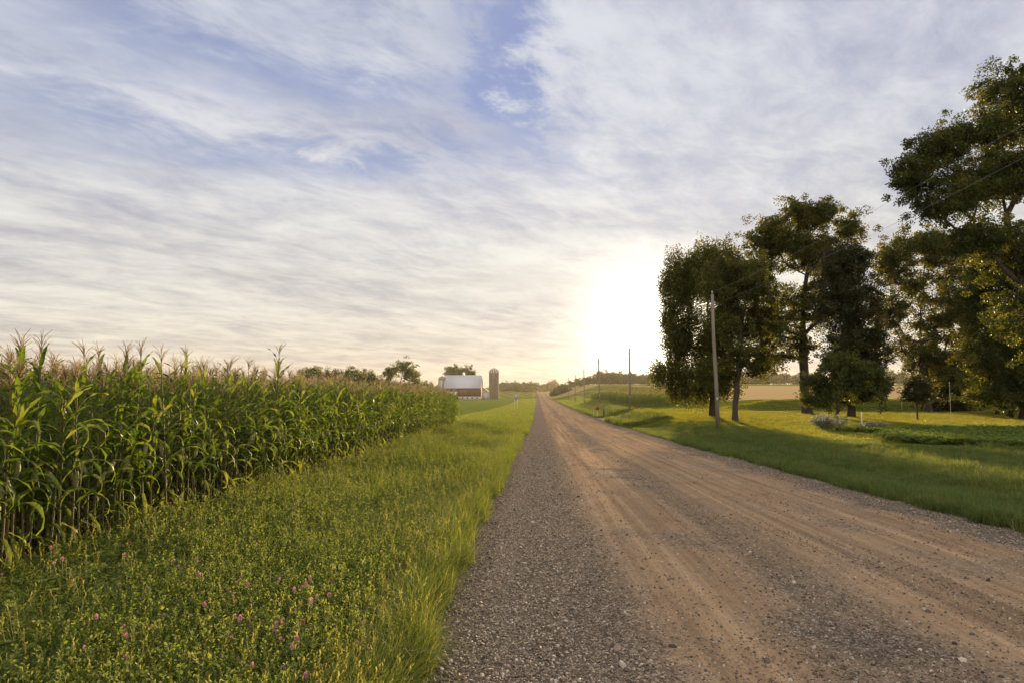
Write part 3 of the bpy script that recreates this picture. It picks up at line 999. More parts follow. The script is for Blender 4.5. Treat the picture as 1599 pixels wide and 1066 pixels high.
fl_p = [clover_flower(False), clover_flower(True)]
spots_f = []
x, y = sample(1400, lambda y: np.maximum(-5.8 + 0 * y, -.80 * y), lambda y: edge_l(y) - .35, 3.5, 26, 1.6)
for x_, y_ in zip(x, y):
    c_ = math.sin(x_ * 1.7 + 2) * math.sin(y_ * 1.1) + math.sin(x_ * .9 + y_ * .7)
    if c_ + random.gauss(0, .4) > .25 and len(spots_f) < 125:
        spots_f.append((x_, y_))
spots_f += [(-1.9 + random.gauss(0, .28), 5.4 + random.gauss(0, .35)) for _ in range(18)]
for i, (x_, y_) in enumerate(spots_f):
    old = random.random() < .28
    o = fl_p[old] if i < 2 and False else copy_thing(fl_p[old])
    o.location = (x_, y_, float(ground_z(x_, y_)))
    s_ = random.uniform(.95, 1.35) if i < len(spots_f) - 18 else random.uniform(1.1, 1.5)
    s_ *= .95; q_ = random.uniform(.62, .92); o.scale = (q_, q_, s_)
    o.rotation_euler = (random.gauss(0, .15), random.gauss(0, .15), random.uniform(0, 6.28))
    tag(o, 'faded brown clover flower head among the verge leaves' if old else 'pink clover flower head on a thin stem in the verge', 'flower',
        'faded clover flowers in the verge' if old else 'pink clover flowers in the verge')
for o in fl_p:
    for c_ in list(o.children): bpy.data.objects.remove(c_)
    bpy.data.objects.remove(o)


# ------------------------------------------------------------------ trees
def skeleton(trunk, tips, jit, rs):
    """trunk: list of points; tips: clump centres. Each tip joins the nearest suitable node. returns nodes, parent"""
    nodes = [np.array(p, float) for p in trunk]
    par = [-1] + list(range(len(trunk) - 1))
    rootp = nodes[0]
    start = max(1, int(len(trunk) * .28))
    order = np.argsort([np.linalg.norm(np.array(t) - nodes[-1] * .3 - nodes[start] * .7) for t in tips])
    tipnode = []
    for oi in order:
        t = np.array(tips[oi], float)
        N = np.array(nodes[start:])
        dv = t - N
        dist = np.linalg.norm(dv, axis=1)
        # prefer joining from below / inside
        cost = dist * (1 + .55 * (dv[:, 2] < dist * .15)) + .18 * np.linalg.norm(N - rootp, axis=1)
        j = int(np.argmin(cost)) + start
        a = nodes[j]; L = np.linalg.norm(t - a)
        nseg = max(1, int(L / (1.6 * jit + .5)))
        p = j
        for s in range(1, nseg + 1):
            f = s / nseg
            q = a + (t - a) * f
            q[2] += -.10 * L * math.sin(math.pi * f) * (.4 if t[2] > a[2] else -.6)
            if s < nseg: q = q + rs.normal(0, .13 * jit * L / nseg, 3)
            nodes.append(q); par.append(p); p = len(nodes) - 1
        tipnode.append(p)
    return np.array(nodes), par, tipnode


def leaf_cloud(centres, sig, nper, size, rs, up=0.0, gap=0.0):
    """quads scattered in gaussian clumps"""
    C = np.repeat(centres, nper, axis=0)
    n = len(C)
    size = size * .80
    dirs = rs.normal(0, 1, (n, 3)); dirs /= np.linalg.norm(dirs, axis=1)[:, None]
    rad = rs.random(n) ** .45 * 1.6
    P = C + dirs * rad[:, None] * np.asarray(sig)
    dv = rs.normal(0, 1, (n, 3)); dv[:, 2] = dv[:, 2] * .8 - .35 + up
    dv /= np.linalg.norm(dv, axis=1)[:, None]
    sv = np.cross(dv, rs.normal(0, 1, (n, 3))); sv /= np.linalg.norm(sv, axis=1)[:, None] + 1e-9
    L = size * rs.uniform(.65, 1.3, n)[:, None]
    W = L * .36
    V = np.stack([P, P + dv * L * .5 - sv * W, P + dv * L, P + dv * L * .5 + sv * W], 1).reshape(-1, 3)
    Q = np.arange(n * 4).reshape(n, 4)
    tint = np.repeat(np.clip(np.repeat(rs.normal(.42, .16, len(centres)), nper) + rs.normal(0, .20, n), 0, 1), 4)
    return V, Q, tint


def tree(name, x, y, unit, trunk, lobes, leafmat, nper=100, leaf=.22, sig=(.62, .62, .5), r0=.35, seed=1, label='', cat='tree', group=None, dens=1.0, spray=False, z=None):
    """trunk and lobes in units of `unit` metres above the base. lobe: (x, y, z, rx, ry, rz, clumps)"""
    rs = np.random.default_rng(seed)
    zb = float(ground_z(x, y)) if z is None else z
    root = empty(name, (x, y, zb), 0, label, cat, group)
    tr = [np.array(p, float) * unit for p in trunk]
    # resample the trunk
    T = []
    for a, b in zip(tr[:-1], tr[1:]):
        for s in np.linspace(0, 1, 5)[:-1]: T.append(a + (b - a) * s)
    T.append(tr[-1])
    T = [p + (rs.normal(0, .05, 3) * (1, 1, 0) if i else 0) for i, p in enumerate(T)]
    tips = []
    for (lx, ly, lz, rx, ry, rz, n) in lobes:
        n = max(2, int(n * dens * 2.4))
        q = rs.normal(0, 1, (n, 3)); q /= np.linalg.norm(q, axis=1)[:, None]
        q *= (rs.random(n) ** .42 * np.where(rs.random(n) < .16, rs.uniform(1.05, 1.35, n), 1.0))[:, None]
        tips.append((np.array([lx, ly, lz]) + q * (rx, ry, rz)) * unit)
    tips = np.concatenate(tips)
    tips[:, 2] = np.maximum(tips[:, 2], 6 * unit)
    nodes, par, tipn = skeleton(T, tips, 1.0 if unit > .03 else .5, rs)
    n = len(nodes)
    w_ = np.zeros(n); w_[tipn] += 1.0
    ch = np.zeros(n)
    for i in range(n - 1, 0, -1):
        w_[i] = max(w_[i], .6)
        w_[par[i]] += w_[i] if par[i] >= 0 else 0
    rad = r0 * (w_ / w_[0]) ** .62
    rad = np.maximum(rad, .018)
    g = Geo()
    kids = [[] for _ in range(n)]
    for i in range(1, n): kids[par[i]].append(i)
    # chains of nodes -> tubes
    stack = [(0, None)]
    while stack:
        i, p = stack.pop()
        chain = ([p] if p is not None else []) + [i]
        c = i
        while kids[c]:
            ks = sorted(kids[c], key=lambda k_: -w_[k_])
            for k_ in ks[1:]: stack.append((k_, c))
            c = ks[0]; chain.append(c)
        if len(chain) > 1:
            rr = rad[chain].copy()
            if p is not None: rr[0] = min(rr[0], rr[1] * 1.15)
            else: rr[0] *= 1.35
            g.tube(nodes[chain], rr, 9 if rr[0] > .12 else 5, cap=False)
    g.obj('trunk', M_bark, root, True)
    lg = Geo()
    if spray:   # upswept poplar sprays
        cs = tips
        V, Q, t_ = leaf_cloud(cs, sig, nper, leaf, rs, up=.9)
    else:
        extra = tips + rs.normal(0, 1, tips.shape) * np.asarray(sig) * 1.1
        V, Q, t_ = leaf_cloud(np.concatenate([tips, extra]), np.asarray(sig) * .60 * np.where(rs.random((len(tips) * 2, 1)) < .5, .75, 1.2).repeat(int(nper * .70), axis=0), int(nper * .70), leaf * 1.08, rs)
    lg.add(V, Q, tint=t_)
    lg.obj('crown', leafmat, root)
    return root


tree('poplar_tree', 16.9, 67, .0629, [(0, 0, 0), (0, 0, 60), (-4, 0, 140), (-6, 0, 230)],
     [(-48, 0, 200, 28, 30, 55, 60), (-8, 0, 222, 30, 34, 50, 55), (30, 0, 215, 28, 30, 50, 50), (-52, 0, 120, 28, 34, 50, 55), (-8, 0, 120, 38, 40, 55, 60),
      (28, 0, 120, 30, 32, 55, 45), (-74, 0, 66, 22, 24, 12, 14), (-34, 0, 50, 46, 36, 26, 50), (16, 0, 55, 32, 32, 28, 30)],
     M_leafA, 98, .23, (.30, .30, .85), .30, 21, 'dense upswept poplar tree with the low sun at its left edge', spray=True)
tree('slender_tree', 16.2, 57, .0535, [(0, 0, 0), (4, 0, 60), (9, 0, 115), (18, 0, 185), (22, 0, 230)],
     [(-10, 0, 215, 36, 32, 38, 32), (32, 0, 205, 36, 34, 44, 34), (2, 0, 150, 42, 38, 28, 22), (52, 0, 150, 22, 22, 26, 10), (-30, 0, 72, 24, 24, 22, 11), (40, 0, 92, 24, 26, 22, 10), (10, 0, 100, 36, 36, 16, 9)],
     M_leafA, 100, .19, (.50, .50, .40), .22, 22, 'slender tree with a leaning bare lower trunk behind the nearest utility pole')
tree('cottonwood_tree', 29.0, 75, .0704, [(0, 0, 0), (-4, 0, 80), (-2, 0, 160), (8, 0, 230), (8, 0, 290)],
     [(8, 0, 308, 40, 36, 26, 34), (72, 0, 288, 22, 22, 26, 14), (-50, 0, 272, 32, 32, 32, 30), (0, 0, 252, 46, 42, 32, 34), (-66, 0, 215, 20, 24, 28, 14), (-42, 0, 150, 34, 36, 36, 22),
      (40, 0, 225, 36, 36, 36, 28), (20, 0, 165, 40, 40, 34, 24), (-62, 0, 80, 22, 22, 30, 10), (-16, 0, 105, 34, 30, 24, 12), (-70, 0, 125, 20, 20, 22, 8)],
     M_leafA, 120, .24, (.72, .72, .55), .46, 23, 'tallest cottonwood of the middle group with a thick dark trunk and open crown')
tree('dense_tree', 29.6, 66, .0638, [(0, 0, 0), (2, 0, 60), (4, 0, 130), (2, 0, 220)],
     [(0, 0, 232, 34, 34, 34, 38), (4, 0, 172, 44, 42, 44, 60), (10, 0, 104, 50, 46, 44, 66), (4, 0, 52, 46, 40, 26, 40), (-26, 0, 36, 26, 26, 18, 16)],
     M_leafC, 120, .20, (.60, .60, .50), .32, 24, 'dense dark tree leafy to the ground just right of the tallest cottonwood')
tree('forked_tree', 44.5, 80, .075, [(0, 0, 0), (-2, 0, 45), (-8, 0, 110), (-2, 0, 170), (6, 0, 240)],
     [(-42, 0, 235, 32, 32, 34, 28), (8, 0, 252, 42, 38, 28, 32), (50, 0, 240, 36, 36, 38, 30), (0, 0, 195, 56, 46, 26, 24), (-48, 0, 150, 28, 28, 34, 18), (30, 0, 140, 42, 38, 38, 30),
      (-18, 0, 92, 42, 36, 28, 16), (34, 0, 80, 40, 36, 40, 34), (70, 0, 170, 34, 34, 40, 22), (64, 0, 60, 34, 34, 32, 24)],
     M_leafA, 115, .25, (.72, .72, .55), .42, 25, 'tree with several crooked forked limbs against the light behind the small dark tree')
tree('maple_tree', 35.5, 48, .045, [(0, 0, 0), (-6, 0, 90), (-30, 0, 190), (-60, 0, 270), (-70, 0, 380), (-60, 0, 480)],
     [(-50, 0, 520, 46, 46, 36, 34), (-92, 0, 462, 38, 38, 32, 26), (-165, 0, 432, 40, 40, 30, 30), (-205, 0, 392, 30, 34, 30, 22), (-160, 0, 352, 46, 44, 32, 30), (-84, 0, 385, 60, 54, 46, 52),
      (0, 0, 410, 80, 70, 70, 70), (-110, 0, 290, 46, 50, 30, 24), (-40, 0, 260, 70, 60, 50, 46), (40, 0, 300, 70, 70, 70, 60), (10, 0, 480, 60, 60, 40, 40), (-20, 0, 170, 80, 60, 50, 46)],
     M_leafB, 130, .17, (.52, .52, .42), .42, 26, 'largest tall maple with a leaning limb at the right edge of the photo')
tree('shade_tree', 41.5, 60, .0563, [(0, 0, 0), (0, 0, 60), (6, 0, 150), (0, 0, 250)],
     [(0, 0, 235, 60, 50, 40, 50), (-55, 0, 190, 36, 36, 50, 36), (20, 0, 160, 60, 56, 50, 66), (-40, 0, 110, 46, 46, 44, 44), (30, 0, 80, 60, 56, 50, 60), (-20, 0, 45, 60, 46, 30, 44), (50, 0, 35, 40, 40, 24, 26)],
     M_leafB, 125, .20, (.62, .62, .52), .45, 27, 'dark leafy tree reaching the ground below the large maple')
tree('yellow_green_tree', 47.0, 72, .0675, [(0, 0, 0), (2, 0, 40), (0, 0, 90)],
     [(0, 0, 90, 36, 30, 26, 26), (-20, 0, 55, 30, 30, 28, 22), (24, 0, 50, 30, 30, 30, 22), (0, 0, 22, 40, 34, 14, 20)],
     M_leafY, 110, .20, (.6, .6, .5), .18, 28, 'yellow green bushy tree glowing in the sun behind the dark leafy tree')
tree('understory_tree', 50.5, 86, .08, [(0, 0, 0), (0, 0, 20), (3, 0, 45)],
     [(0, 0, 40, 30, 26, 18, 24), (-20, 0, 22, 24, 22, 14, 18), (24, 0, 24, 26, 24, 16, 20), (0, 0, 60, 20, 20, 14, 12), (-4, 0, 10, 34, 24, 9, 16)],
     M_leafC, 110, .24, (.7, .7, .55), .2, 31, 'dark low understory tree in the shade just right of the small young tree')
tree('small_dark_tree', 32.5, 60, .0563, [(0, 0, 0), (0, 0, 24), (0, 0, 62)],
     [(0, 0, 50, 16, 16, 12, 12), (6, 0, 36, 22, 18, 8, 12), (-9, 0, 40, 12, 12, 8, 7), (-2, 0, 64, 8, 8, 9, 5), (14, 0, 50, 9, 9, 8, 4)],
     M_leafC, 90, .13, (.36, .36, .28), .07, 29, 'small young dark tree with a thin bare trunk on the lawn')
tree('young_maple_tree', 20.6, 48, .045, [(0, 0, 0), (0, 0, 26), (2, 0, 60), (4, 0, 95)],
     [(-14, 0, 56, 30, 26, 18, 18), (30, 0, 72, 30, 28, 24, 20), (4, 0, 96, 24, 24, 22, 14), (-30, 0, 42, 18, 18, 9, 9), (50, 0, 50, 20, 20, 13, 9), (62, 0, 74, 12, 14, 12, 6), (-34, 0, 76, 12, 12, 12, 6)],
     M_leafB, 110, .15, (.36, .36, .30), .11, 30, 'young maple on a thin trunk beside the grey flowering bush')

# trees in the far left, beyond the corn
tree('round_tree', -66, 205, .225, [(0, 0, 0), (0, 0, 20), (0, 0, 45)], [(0, 0, 38, 30, 26, 14, 40), (-20, 0, 30, 20, 20, 14, 24), (24, 0, 30, 22, 20, 14, 26), (0, 0, 16, 42, 26, 12, 30)],
     M_leafF, 90, .40, (1.0, 1.0, .8), .35, 41, 'broad rounded dark tree nearest the left end of the clump beyond the corn')
tree('round_tree', -56, 212, .22, [(0, 0, 0), (0, 0, 20), (0, 0, 45)], [(0, 0, 38, 26, 26, 14, 36), (-16, 0, 32, 20, 20, 14, 22), (22, 0, 26, 22, 20, 14, 26), (6, 0, 14, 36, 26, 12, 26)],
     M_leafF, 90, .40, (1.0, 1.0, .8), .35, 42, 'rounded dark tree sloping down at the right end of the clump beyond the corn')
tree('pale_open_tree', -40.5, 198, .20, [(0, 0, 0), (0, 0, 22), (4, 0, 40), (6, 0, 54)],
     [(8, 0, 56, 14, 14, 8, 14), (-12, 0, 48, 14, 14, 8, 12), (20, 0, 44, 14, 14, 8, 12), (-16, 0, 34, 12, 12, 7, 9), (12, 0, 32, 20, 18, 8, 12), (0, 0, 18, 28, 20, 9, 16)],
     M_leafY, 75, .36, (.8, .8, .55), .32, 43, 'pale green open crowned tree standing alone left of the barn')
tree('round_bush', -32.5, 215, .19, [(0, 0, 0), (0, 0, 8), (0, 0, 18)], [(0, 0, 14, 18, 14, 10, 20), (-16, 0, 18, 12, 12, 12, 14), (16, 0, 10, 14, 12, 8, 12)],
     M_leafF, 80, .36, (.8, .8, .7), .2, 44, 'low dark bushes between the pale open tree and the barn', 'bush')
tree('round_tree', -52.0, 415, .49, [(0, 0, 0), (0, 0, 20), (0, 0, 34)], [(0, 0, 32, 11, 10, 9, 26), (0, 0, 22, 10, 10, 8, 16)],
     M_leafF, 110, .55, (1.2, 1.2, 1.0), .4, 45, 'rounded tree behind the left end of the barn roof')
tree('round_tree', -43.5, 415, .48, [(0, 0, 0), (0, 0, 20), (0, 0, 34)], [(0, 0, 31, 13, 11, 8, 30), (0, 0, 22, 11, 11, 8, 16)],
     M_leafF, 110, .55, (1.2, 1.2, 1.0), .4, 46, 'rounded tree behind the middle of the barn roof')

# far tree lines: one of each kind, then copies
far_src = []
for i in range(5):
    o = tree('distant_tree', 0, 500, .25, [(0, 0, 0), (0, 0, 14), (0, 0, 30)],
             [[(0, 0, 24, 16, 14, 11, 22), (-8, 0, 14, 12, 12, 8, 12), (9, 0, 15, 12, 12, 8, 12)], [(0, 0, 28, 10, 10, 14, 20), (0, 0, 14, 12, 12, 9, 14)],
              [(-6, 0, 22, 13, 12, 10, 18), (10, 0, 17, 12, 12, 9, 14), (0, 0, 9, 18, 14, 6, 14)], [(0, 0, 22, 12, 11, 13, 22), (5, 0, 12, 13, 12, 7, 12)],
              [(0, 0, 16, 20, 14, 9, 22), (-12, 0, 10, 12, 12, 7, 12), (12, 0, 9, 12, 12, 6, 12)]][i],
             M_leafF, 46, .75, (1.1, 1.1, .9), .3, 60 + i, cat='tree')
    far_src.append(o)
first = set()


def far_tree(px, y, hm, label, group):
    x_ = (px - 839.5) / 1066.0 * y
    i = random.randrange(5)
    if i in first:
        o = copy_thing(far_src[i])
    else:
        o = far_src[i]; first.add(i)
    s_ = hm / (8.8, 10.2, 8.0, 8.6, 6.4)[i]
    o.location = (x_, y, float(ground_z(x_, y)) - .3)
    o.scale = (s_ * random.uniform(.9, 1.25), s_, s_)
    o.rotation_euler = (0, 0, random.uniform(0, 6.28))
    tag(o, label, 'tree', group)


random.seed(3)
for px in np.arange(778, 834, 4.6):
    far_tree(px + random.gauss(0, 1), random.uniform(640, 760), random.uniform(6, 9.5), 'small distant tree on the horizon between the brown silo and the road', 'far trees between the silo and the road')
for px in np.arange(842, 866, 4.5):
    far_tree(px + random.gauss(0, .6), random.uniform(950, 1050), random.uniform(8, 12), 'tiny distant tree where the road meets the horizon', 'far trees at the end of the road')
for px in np.arange(863, 930, 5.2):
    far_tree(px + random.gauss(0, 1), random.uniform(470, 560), random.uniform(4.0, 7.0), 'small distant tree on the ridge just right of the road', 'far trees on the ridge right of the road')
for px in np.arange(934, 1030, 6.0):
    far_tree(px + random.gauss(0, 1), random.uniform(520, 600), random.uniform(7, 10.5), 'distant tree in the sun glare left of the poplar', 'far trees in the sun glare')
for px in np.arange(1150, 1262, 8.0):
    far_tree(px + random.gauss(0, 2), random.uniform(560, 640), random.uniform(7, 11), 'distant tree beyond the tan field seen between the trunks', 'far trees beyond the tan field')
for px in np.arange(1330, 1420, 8.0):
    far_tree(px + random.gauss(0, 2), random.uniform(560, 640), random.uniform(7, 11), 'distant tree beyond the tan field seen right of the dense dark tree', 'far trees beyond the tan field at right')
for px in np.arange(350, 690, 13.0):
    far_tree(px + random.gauss(0, 2), random.uniform(620, 760), random.uniform(7, 11), 'distant tree on the horizon beyond the corn and the barn', 'far trees beyond the corn')

# ------------------------------------------------------------------ farm
BY = 380.0
bz = float(ground_z(-42, BY))
barn = empty('barn', (-41.2, BY, bz), 0, 'long wooden barn with a bright metal roof and whitewashed stone base', 'barn')
g = Geo()
hw, hd = 9.9, 5.5
e_, r_top, k_h = 6.6, 13.2, 10.9
g.box(-hw, hw, -hd, hd, 1.6, e_)
for s_ in (-1, 1):      # gambrel gable ends
    xx = s_ * hw
    V = [(xx, -hd, e_), (xx, -hd * .55, k_h - .1), (xx, 0, r_top - .15), (xx, hd * .55, k_h - .1), (xx, hd, e_)]
    g.add(V, [(0, 1, 3, 4)], [(1, 2, 3)])
g.obj('wall', M_boards, barn)
g = Geo().box(-hw - .08, hw + .08, -hd - .08, hd + .08, -.5, 1.6)
fo = g.obj('foundation', M_found, barn)
g = Geo()
for x_ in np.linspace(-8, 8, 7):
    g2 = Geo().box(x_ - .4, x_ + .4, -hd - .12, -hd - .02, .5, 1.2)
    g2.obj('window', M_dark, fo)
g = Geo()
prof = [(-hd - .5, e_ - .55), (-hd * .55, k_h), (0, r_top), (hd * .55, k_h), (hd + .5, e_ - .55)]
V = [(sx * (hw + .45), py, pz + dz_) for sx in (-1, 1) for dz_ in (0, .14) for py, pz in prof]
Q = []
for a in range(4):
    Q += [(a, a + 1, 11 + a, 10 + a), (5 + a, 15 + a, 16 + a, 6 + a), (a, 5 + a, 6 + a, a + 1), (10 + a, 11 + a, 16 + a, 15 + a)]
g.add(V, Q)
for x_ in np.linspace(-hw, hw, 34):     # standing seams
    for (p0, q0), (p1, q1) in zip(prof[:-1], prof[1:]):
        g.tube([(x_, p0, q0 + .16), (x_, p1, q1 + .16)], .035, 4)
rf = g.obj('roof', M_roof, barn)
g = Geo().box(-.6, .6, -.6, .6, r_top - .2, r_top + 1.1)
g.add([(-.8, -.8, r_top + 1.1), (.8, -.8, r_top + 1.1), (.8, .8, r_top + 1.1), (-.8, .8, r_top + 1.1), (0, 0, r_top + 1.9)], T=[(0, 1, 4), (1, 2, 4), (2, 3, 4), (3, 0, 4)])
g.obj('roof_vent', M_white, rf)
g = Geo().box(-2.0, 2.0, -hd - .1, -hd - .02, 1.7, 5.2)
g.obj('door', plain_mat('darker_barn_door', (.12, .065, .04), .85, .2, .3, 1.5, stretch=(4, 4, .3)), barn)

shed = empty('lean_to_shed', (-47.2, BY - 9.5, bz), 0, 'low shed with a white roof in front of the left half of the barn', 'shed')
Geo().box(-2.9, 3.2, -2, 2, -.4, 2.6).obj('wall', M_boards, shed)
Geo().add([(-3.2, -2.4, 2.5), (3.5, -2.4, 2.5), (3.5, 2.4, 4.2), (-3.2, 2.4, 4.2), (-3.2, -2.4, 2.7), (3.5, -2.4, 2.7), (3.5, 2.4, 4.4), (-3.2, 2.4, 4.4)],
          [(3, 2, 1, 0), (4, 5, 6, 7), (0, 1, 5, 4), (1, 2, 6, 5), (2, 3, 7, 6), (3, 0, 4, 7)]).obj('roof', M_white, shed)
link = empty('link_shed', (-28.6, BY - 1, bz), 0, 'small grey pitched shed between the barn and the brown silo', 'shed')
g = Geo().box(-2.2, 2.2, -3, 3, -.4, 3.4)
g.add([(-2.2, -3, 3.4), (2.2, -3, 3.4), (-2.2, -3, 6.8), (-2.2, 3, 3.4), (2.2, 3, 3.4), (-2.2, 3, 6.8)], [(0, 3, 5, 2)], [(0, 1, 2), (3, 5, 4)])
g.obj('wall', M_stave, link)
Geo().add([(-2.3, -3.3, 6.95), (2.5, -3.3, 3.3), (2.5, 3.3, 3.3), (-2.3, 3.3, 6.95), (-2.3, -3.3, 7.1), (2.5, -3.3, 3.45), (2.5, 3.3, 3.45), (-2.3, 3.3, 7.1)],
          [(3, 2, 1, 0), (4, 5, 6, 7), (0, 1, 5, 4), (1, 2, 6, 5), (2, 3, 7, 6), (3, 0, 4, 7)]).obj('roof', M_stave, link)
hut = empty('white_hut', (-56.6, BY - 6, bz), 0, 'tiny white milk house beside the pale silo', 'shed')
Geo().box(-1.8, 1.8, -2, 2, -.4, 2.4).obj('wall', M_white, hut)
Geo().add([(-2.1, -2.3, 2.3), (2.1, -2.3, 2.3), (2.1, 0, 3.6), (-2.1, 0, 3.6), (2.1, 2.3, 2.3), (-2.1, 2.3, 2.3), (-2.1, 0, 3.4), (2.1, 0, 3.4)],
          [(0, 1, 2, 3), (3, 2, 4, 5), (0, 6, 7, 1), (6, 5, 4, 7)], [(0, 3, 6), (1, 7, 2), (3, 5, 6), (2, 7, 4)]).obj('roof', M_roof, hut)


def silo(x, y, rad, h, wallm, domem, stripes, label):
    root = empty('silo', (x, y, float(ground_z(x, y))), 0, label, 'silo')
    g = Geo()
    pr = [(rad, -.6)]
    for q in np.arange(0, h, .75):      # hoops
        pr += [(rad, q), (rad, q + .62), (rad + .05, q + .64), (rad + .05, q + .72)]
    pr += [(rad, h - .01), (rad - .2, h)]
    g.lathe(pr, 32).obj('wall', wallm, root)
    dm = Geo().lathe([(rad * 1.02 * math.cos(a), h + rad * 1.0 * math.sin(a)) for a in np.linspace(0, math.pi / 2 - .02, 10)], 32).obj('dome', domem, root, True)
    if stripes:
        s = Geo()
        for a in np.linspace(0, 2 * math.pi, 12, endpoint=False):
            s.tube([(rad * 1.03 * math.cos(t_) * math.cos(a), rad * 1.03 * math.cos(t_) * math.sin(a), h + rad * 1.01 * math.sin(t_)) for t_ in np.linspace(0, 1.45, 9)], .26, 6)
        s.obj('dome_rib', M_domestripe, dm)
    Geo().box(-.55, .55, -rad - .55, -rad + .1, 0, h).obj('chute', wallm, root)
    return root


silo(-53.0, BY - 2, 2.15, 10.6, M_stave, M_dome, False, 'short pale concrete silo with a brown dome at the left end of the barn')
silo(-24.2, BY - 2, 2.75, 14.2, M_brick, M_dome, True, 'tall brown silo with a striped dome right of the barn')

# ------------------------------------------------------------------ utility poles and wires
PXL, P0, DP = 12.0, 46.3, 43.6


def make_pole():
    root = empty('utility_pole')
    g = Geo()
    g.tube([(0, 0, -.4), (.02, 0, 3), (-.03, 0, 6), (0, 0, 9.0)], [.135, .125, .11, .095], 14)
    g.obj('shaft', M_pole, root, True)
    for zz, sx in ((9.05, 0), (8.15, -.16)):
        i_ = Geo()
        i_.lathe([(.0, .20), (.035, .19), (.06, .15), (.03, .12), (.065, .08), (.03, .05), (.02, -.08), (0, -.09)], 12, (sx, 0, zz))
        i_.obj('insulator', M_porcelain, root, True)
    b = Geo(); b.tube([(0, 0, 8.1), (-.16, 0, 8.12)], .02, 6); b.obj('bracket', M_galv, root)
    t_ = Geo().box(-.06, .06, -.175, -.15, 1.9, 2.1); t_.obj('tag_plate', M_galv, root)
    return root


pole0 = make_pole()
pole_lab = ['nearest grey wooden utility pole standing on the grass in front of the slender tree', 'second utility pole down the road, just left of the poplar',
            'third utility pole down the road, above the mailbox', 'fourth utility pole down the road', 'fifth utility pole down the road', 'farthest utility pole, thinnest in the row']
tops, HS = [], [1, 1, .90, 1, 1, 1, 1]
for i in range(7):
    y_ = P0 + (i - 1) * DP
    zz = float(ground_z(PXL, y_))
    tops.append((PXL, y_, zz))
    if i == 0: continue
    o = pole0 if i == 1 else copy_thing(pole0)
    o.location = (PXL, y_, zz); o.scale = (1, 1, HS[i]); o.rotation_euler = (R(random.gauss(0, .5)), R(random.gauss(0, .6)), 0)
    tag(o, pole_lab[i - 1], 'utility pole', 'utility poles along the right side of the road')


def wire(dxz, label):
    g = Geo()
    for i, (a, b) in enumerate(zip(tops[:-1], tops[1:])):
        P = []
        for s in np.linspace(0, 1, 17):
            p = np.array(a) * (1 - s) + np.array(b) * s
            P.append((p[0] + dxz[0], p[1], p[2] + dxz[1] * (HS[i] * (1 - s) + HS[i + 1] * s) - 4 * .55 * s * (1 - s)))
        g.tube(P, .0038, 5, cap=False)
    tag(g.obj('overhead_wire', M_wire, None, True), label, 'wire')


wire((0, 9.24), 'upper overhead wire strung along the tops of the utility poles')
wire((-.16, 8.34), 'lower overhead wire strung below the tops of the utility poles')

# ------------------------------------------------------------------ mailbox, posts, sign
mx, my = 7.4, 86.0
mb = empty('mailbox', (mx, my, float(ground_z(8.0, my))), 0, 'rust red mailbox on a thin post beside the drive entrance', 'mailbox')
g = Geo(); g.tube([(0, 0, -.2), (0, 0, 1.05)], .035, 8); g.obj('post', M_galv, mb)
g = Geo()
a = np.linspace(0, math.pi, 9)
pr = [(-.20, 0)] + [(-.20 * math.cos(t_), .32 + .20 * math.sin(t_)) for t_ in a] + [(.20, 0)]
n = len(pr)
V = [(px_, s_ * .34, 1.05 + pz_) for s_ in (-1, 1) for px_, pz_ in pr] + [(0, -.34, 1.25), (0, .34, 1.25)]
Q = [(i, (i + 1) % n, n + (i + 1) % n, n + i) for i in range(n)]
T = [(2 * n, (i + 1) % n, i) for i in range(n)] + [(2 * n + 1, n + i, n + (i + 1) % n) for i in range(n)]
bx = g.add(V, Q, T).obj('box', M_rust, mb)
Geo().box(-.17, .17, -.375, -.345, 1.08, 1.5).obj('door', M_rust, bx)
Geo().box(.21, .225, -.1, .16, 1.3, 1.42).obj('flag', plain_mat('red_flag', (.35, .03, .02), .5, .4, .1), bx)
nb = empty('paper_box', (7.05, 87.0, float(ground_z(8.0, 87))), 0, 'dark red newspaper tube standing left of the rust red mailbox', 'paper box')
Geo().tube([(0, 0, -.2), (0, 0, 1.0)], .03, 8).obj('post', M_galv, nb)
g = Geo(); g.tube([(0, -.25, 1.2), (0, .25, 1.2)], .17, 12, cap=False); g.obj('tube', M_rust, nb, True)
wp = empty('wooden_post', (8.15, 85.0, float(ground_z(8.2, 85))), 0, 'short dark wooden post right of the mailbox at the drive', 'post')
Geo().tube([(0, 0, -.2), (0, 0, 1.5), (0, 0, 1.56)], [.09, .085, .05], 10).obj('shaft', plain_mat('dark_post', (.07, .055, .045), .9, .2, .3, 6), wp)
Geo().box(-.05, .05, -.10, -.085, 1.2, 1.38).obj('reflector', M_signback, wp)
rod = Geo(); rod.tube([(0, 0, -.1), (0, 0, 1.5), (0, 0, 1.52)], [.02, .02, .012], 6)
ro = rod.obj('marker_rod', M_galv); ro.location = (8.5, 85.6, float(ground_z(8.5, 85.6)))
tag(ro, 'thin metal marker rod beside the short dark wooden post', 'rod')

sg = empty('road_sign', (-4.4, 139, float(ground_z(-4.4, 139))), 0, 'small pale road sign on two posts seen from behind on the left verge', 'road sign')
for s_ in (-.24, .24):
    Geo().tube([(s_, 0, -.2), (s_, 0, 2.75)], .05, 6).obj('post', M_galv, sg)
g = Geo(); g.add([(-.56, -.075, 2.75), (0, -.075, 2.19), (.56, -.075, 2.75), (0, -.075, 3.31), (-.56, -.055, 2.75), (0, -.055, 2.19), (.56, -.055, 2.75), (0, -.055, 3.31)],
                 [(0, 1, 2, 3), (7, 6, 5, 4), (0, 4, 5, 1), (1, 5, 6, 2), (2, 6, 7, 3), (3, 7, 4, 0)])
g.obj('panel', M_signback, sg)

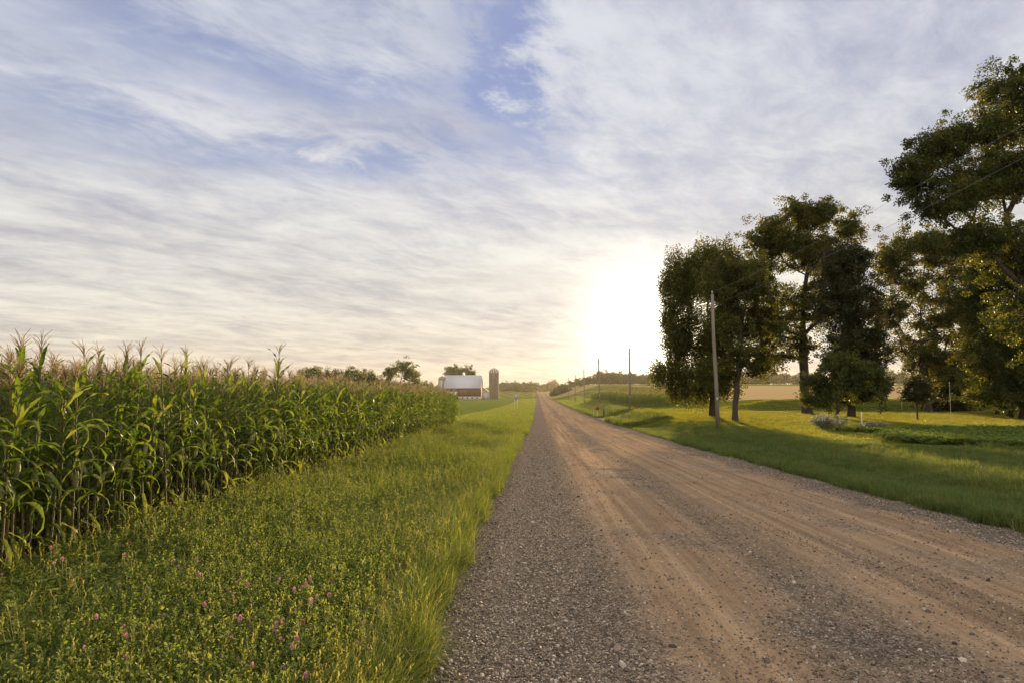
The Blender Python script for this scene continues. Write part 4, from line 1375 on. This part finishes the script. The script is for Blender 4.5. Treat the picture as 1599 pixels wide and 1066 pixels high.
# stakes on the lawn
def stake(px, y, h, r, label):
    x_ = (px - 839.5) / 1066 * y
    o = Geo().tube([(0, 0, -.1), (0.01, 0, h - .02), (0.01, 0, h)], [r, r * .9, r * .5], 8).obj('garden_stake', M_stake)
    o.location = (x_, y, float(ground_z(x_, y)))
    tag(o, label, 'stake')


stake(1333, 44, 1.25, .045, 'thick pale stake in the grey bushes')
stake(1466, 46, 3.1, .013, 'tall thin pale stake at the edge of the green crop patch')
stake(1394, 88, 1.3, .06, 'pale fence post far back by the tan field')
stake(1409, 90, 1.2, .05, 'second pale fence post far back, right of the first one')


def bush(px, y, unit, lobes, label, blossoms, seed):
    x_ = (px - 839.5) / 1066 * y
    rs = np.random.default_rng(seed)
    root = empty('flowering_bush' if blossoms else 'grey_bush', (x_, y, float(ground_z(x_, y))), 0, label, 'bush')
    tips = np.concatenate([np.array(l[:3]) + (lambda q: q / np.linalg.norm(q, axis=1)[:, None] * rs.random((len(q), 1)) ** .4)(rs.normal(0, 1, (l[6], 3))) * l[3:6] for l in lobes]) * unit
    tips[:, 2] = np.abs(tips[:, 2])
    g = Geo()
    for t_ in tips: g.tube([(t_[0] * .3, t_[1] * .3, -.05), t_ * (.7, .7, .6), t_], [.012, .008, .004], 4, cap=False)
    g.obj('stems', M_stem, root)
    V, Q, tt = leaf_cloud(tips, (.16, .16, .14), 60, .09, rs, up=.4)
    Geo().add(V, Q, tint=tt).obj('foliage', M_greyleaf, root)
    if blossoms:
        V, Q, tt = leaf_cloud(tips[rs.random(len(tips)) < .5] + (0, 0, .22), (.10, .10, .08), 16, .07, rs, up=.3)
        Geo().add(V, Q, tint=tt).obj('blossoms', M_blossom, root)


bush(1288, 46, .043, [(0, 0, 12, 26, 20, 11, 46), (-18, 0, 10, 14, 14, 9, 20)], 'grey green bush with pale lilac blossoms below the young maple', True, 71)
bush(1352, 44, .041, [(0, 0, 7, 30, 18, 7, 50)], 'low grey leafy bush without blossoms around the thick pale stake', False, 72)

# ------------------------------------------------------------------ haze
hz, t = new_mat('haze_air')
pv_ = t.n('ShaderNodeVolumePrincipled')
pv_.inputs['Color'].default_value = (1.0, .93, .82, 1)
pv_.inputs['Density'].default_value = 0.00005
pv_.inputs['Anisotropy'].default_value = 0.5
ho = t.n('ShaderNodeOutputMaterial')
t.t.links.new(pv_.outputs[0], ho.inputs['Volume'])
haze = Geo().box(-1250, 1250, -70, 1560, -12, 34).obj('haze', hz)
tag(haze, kind='stuff', label='thin warm evening haze over the fields', cat='haze')
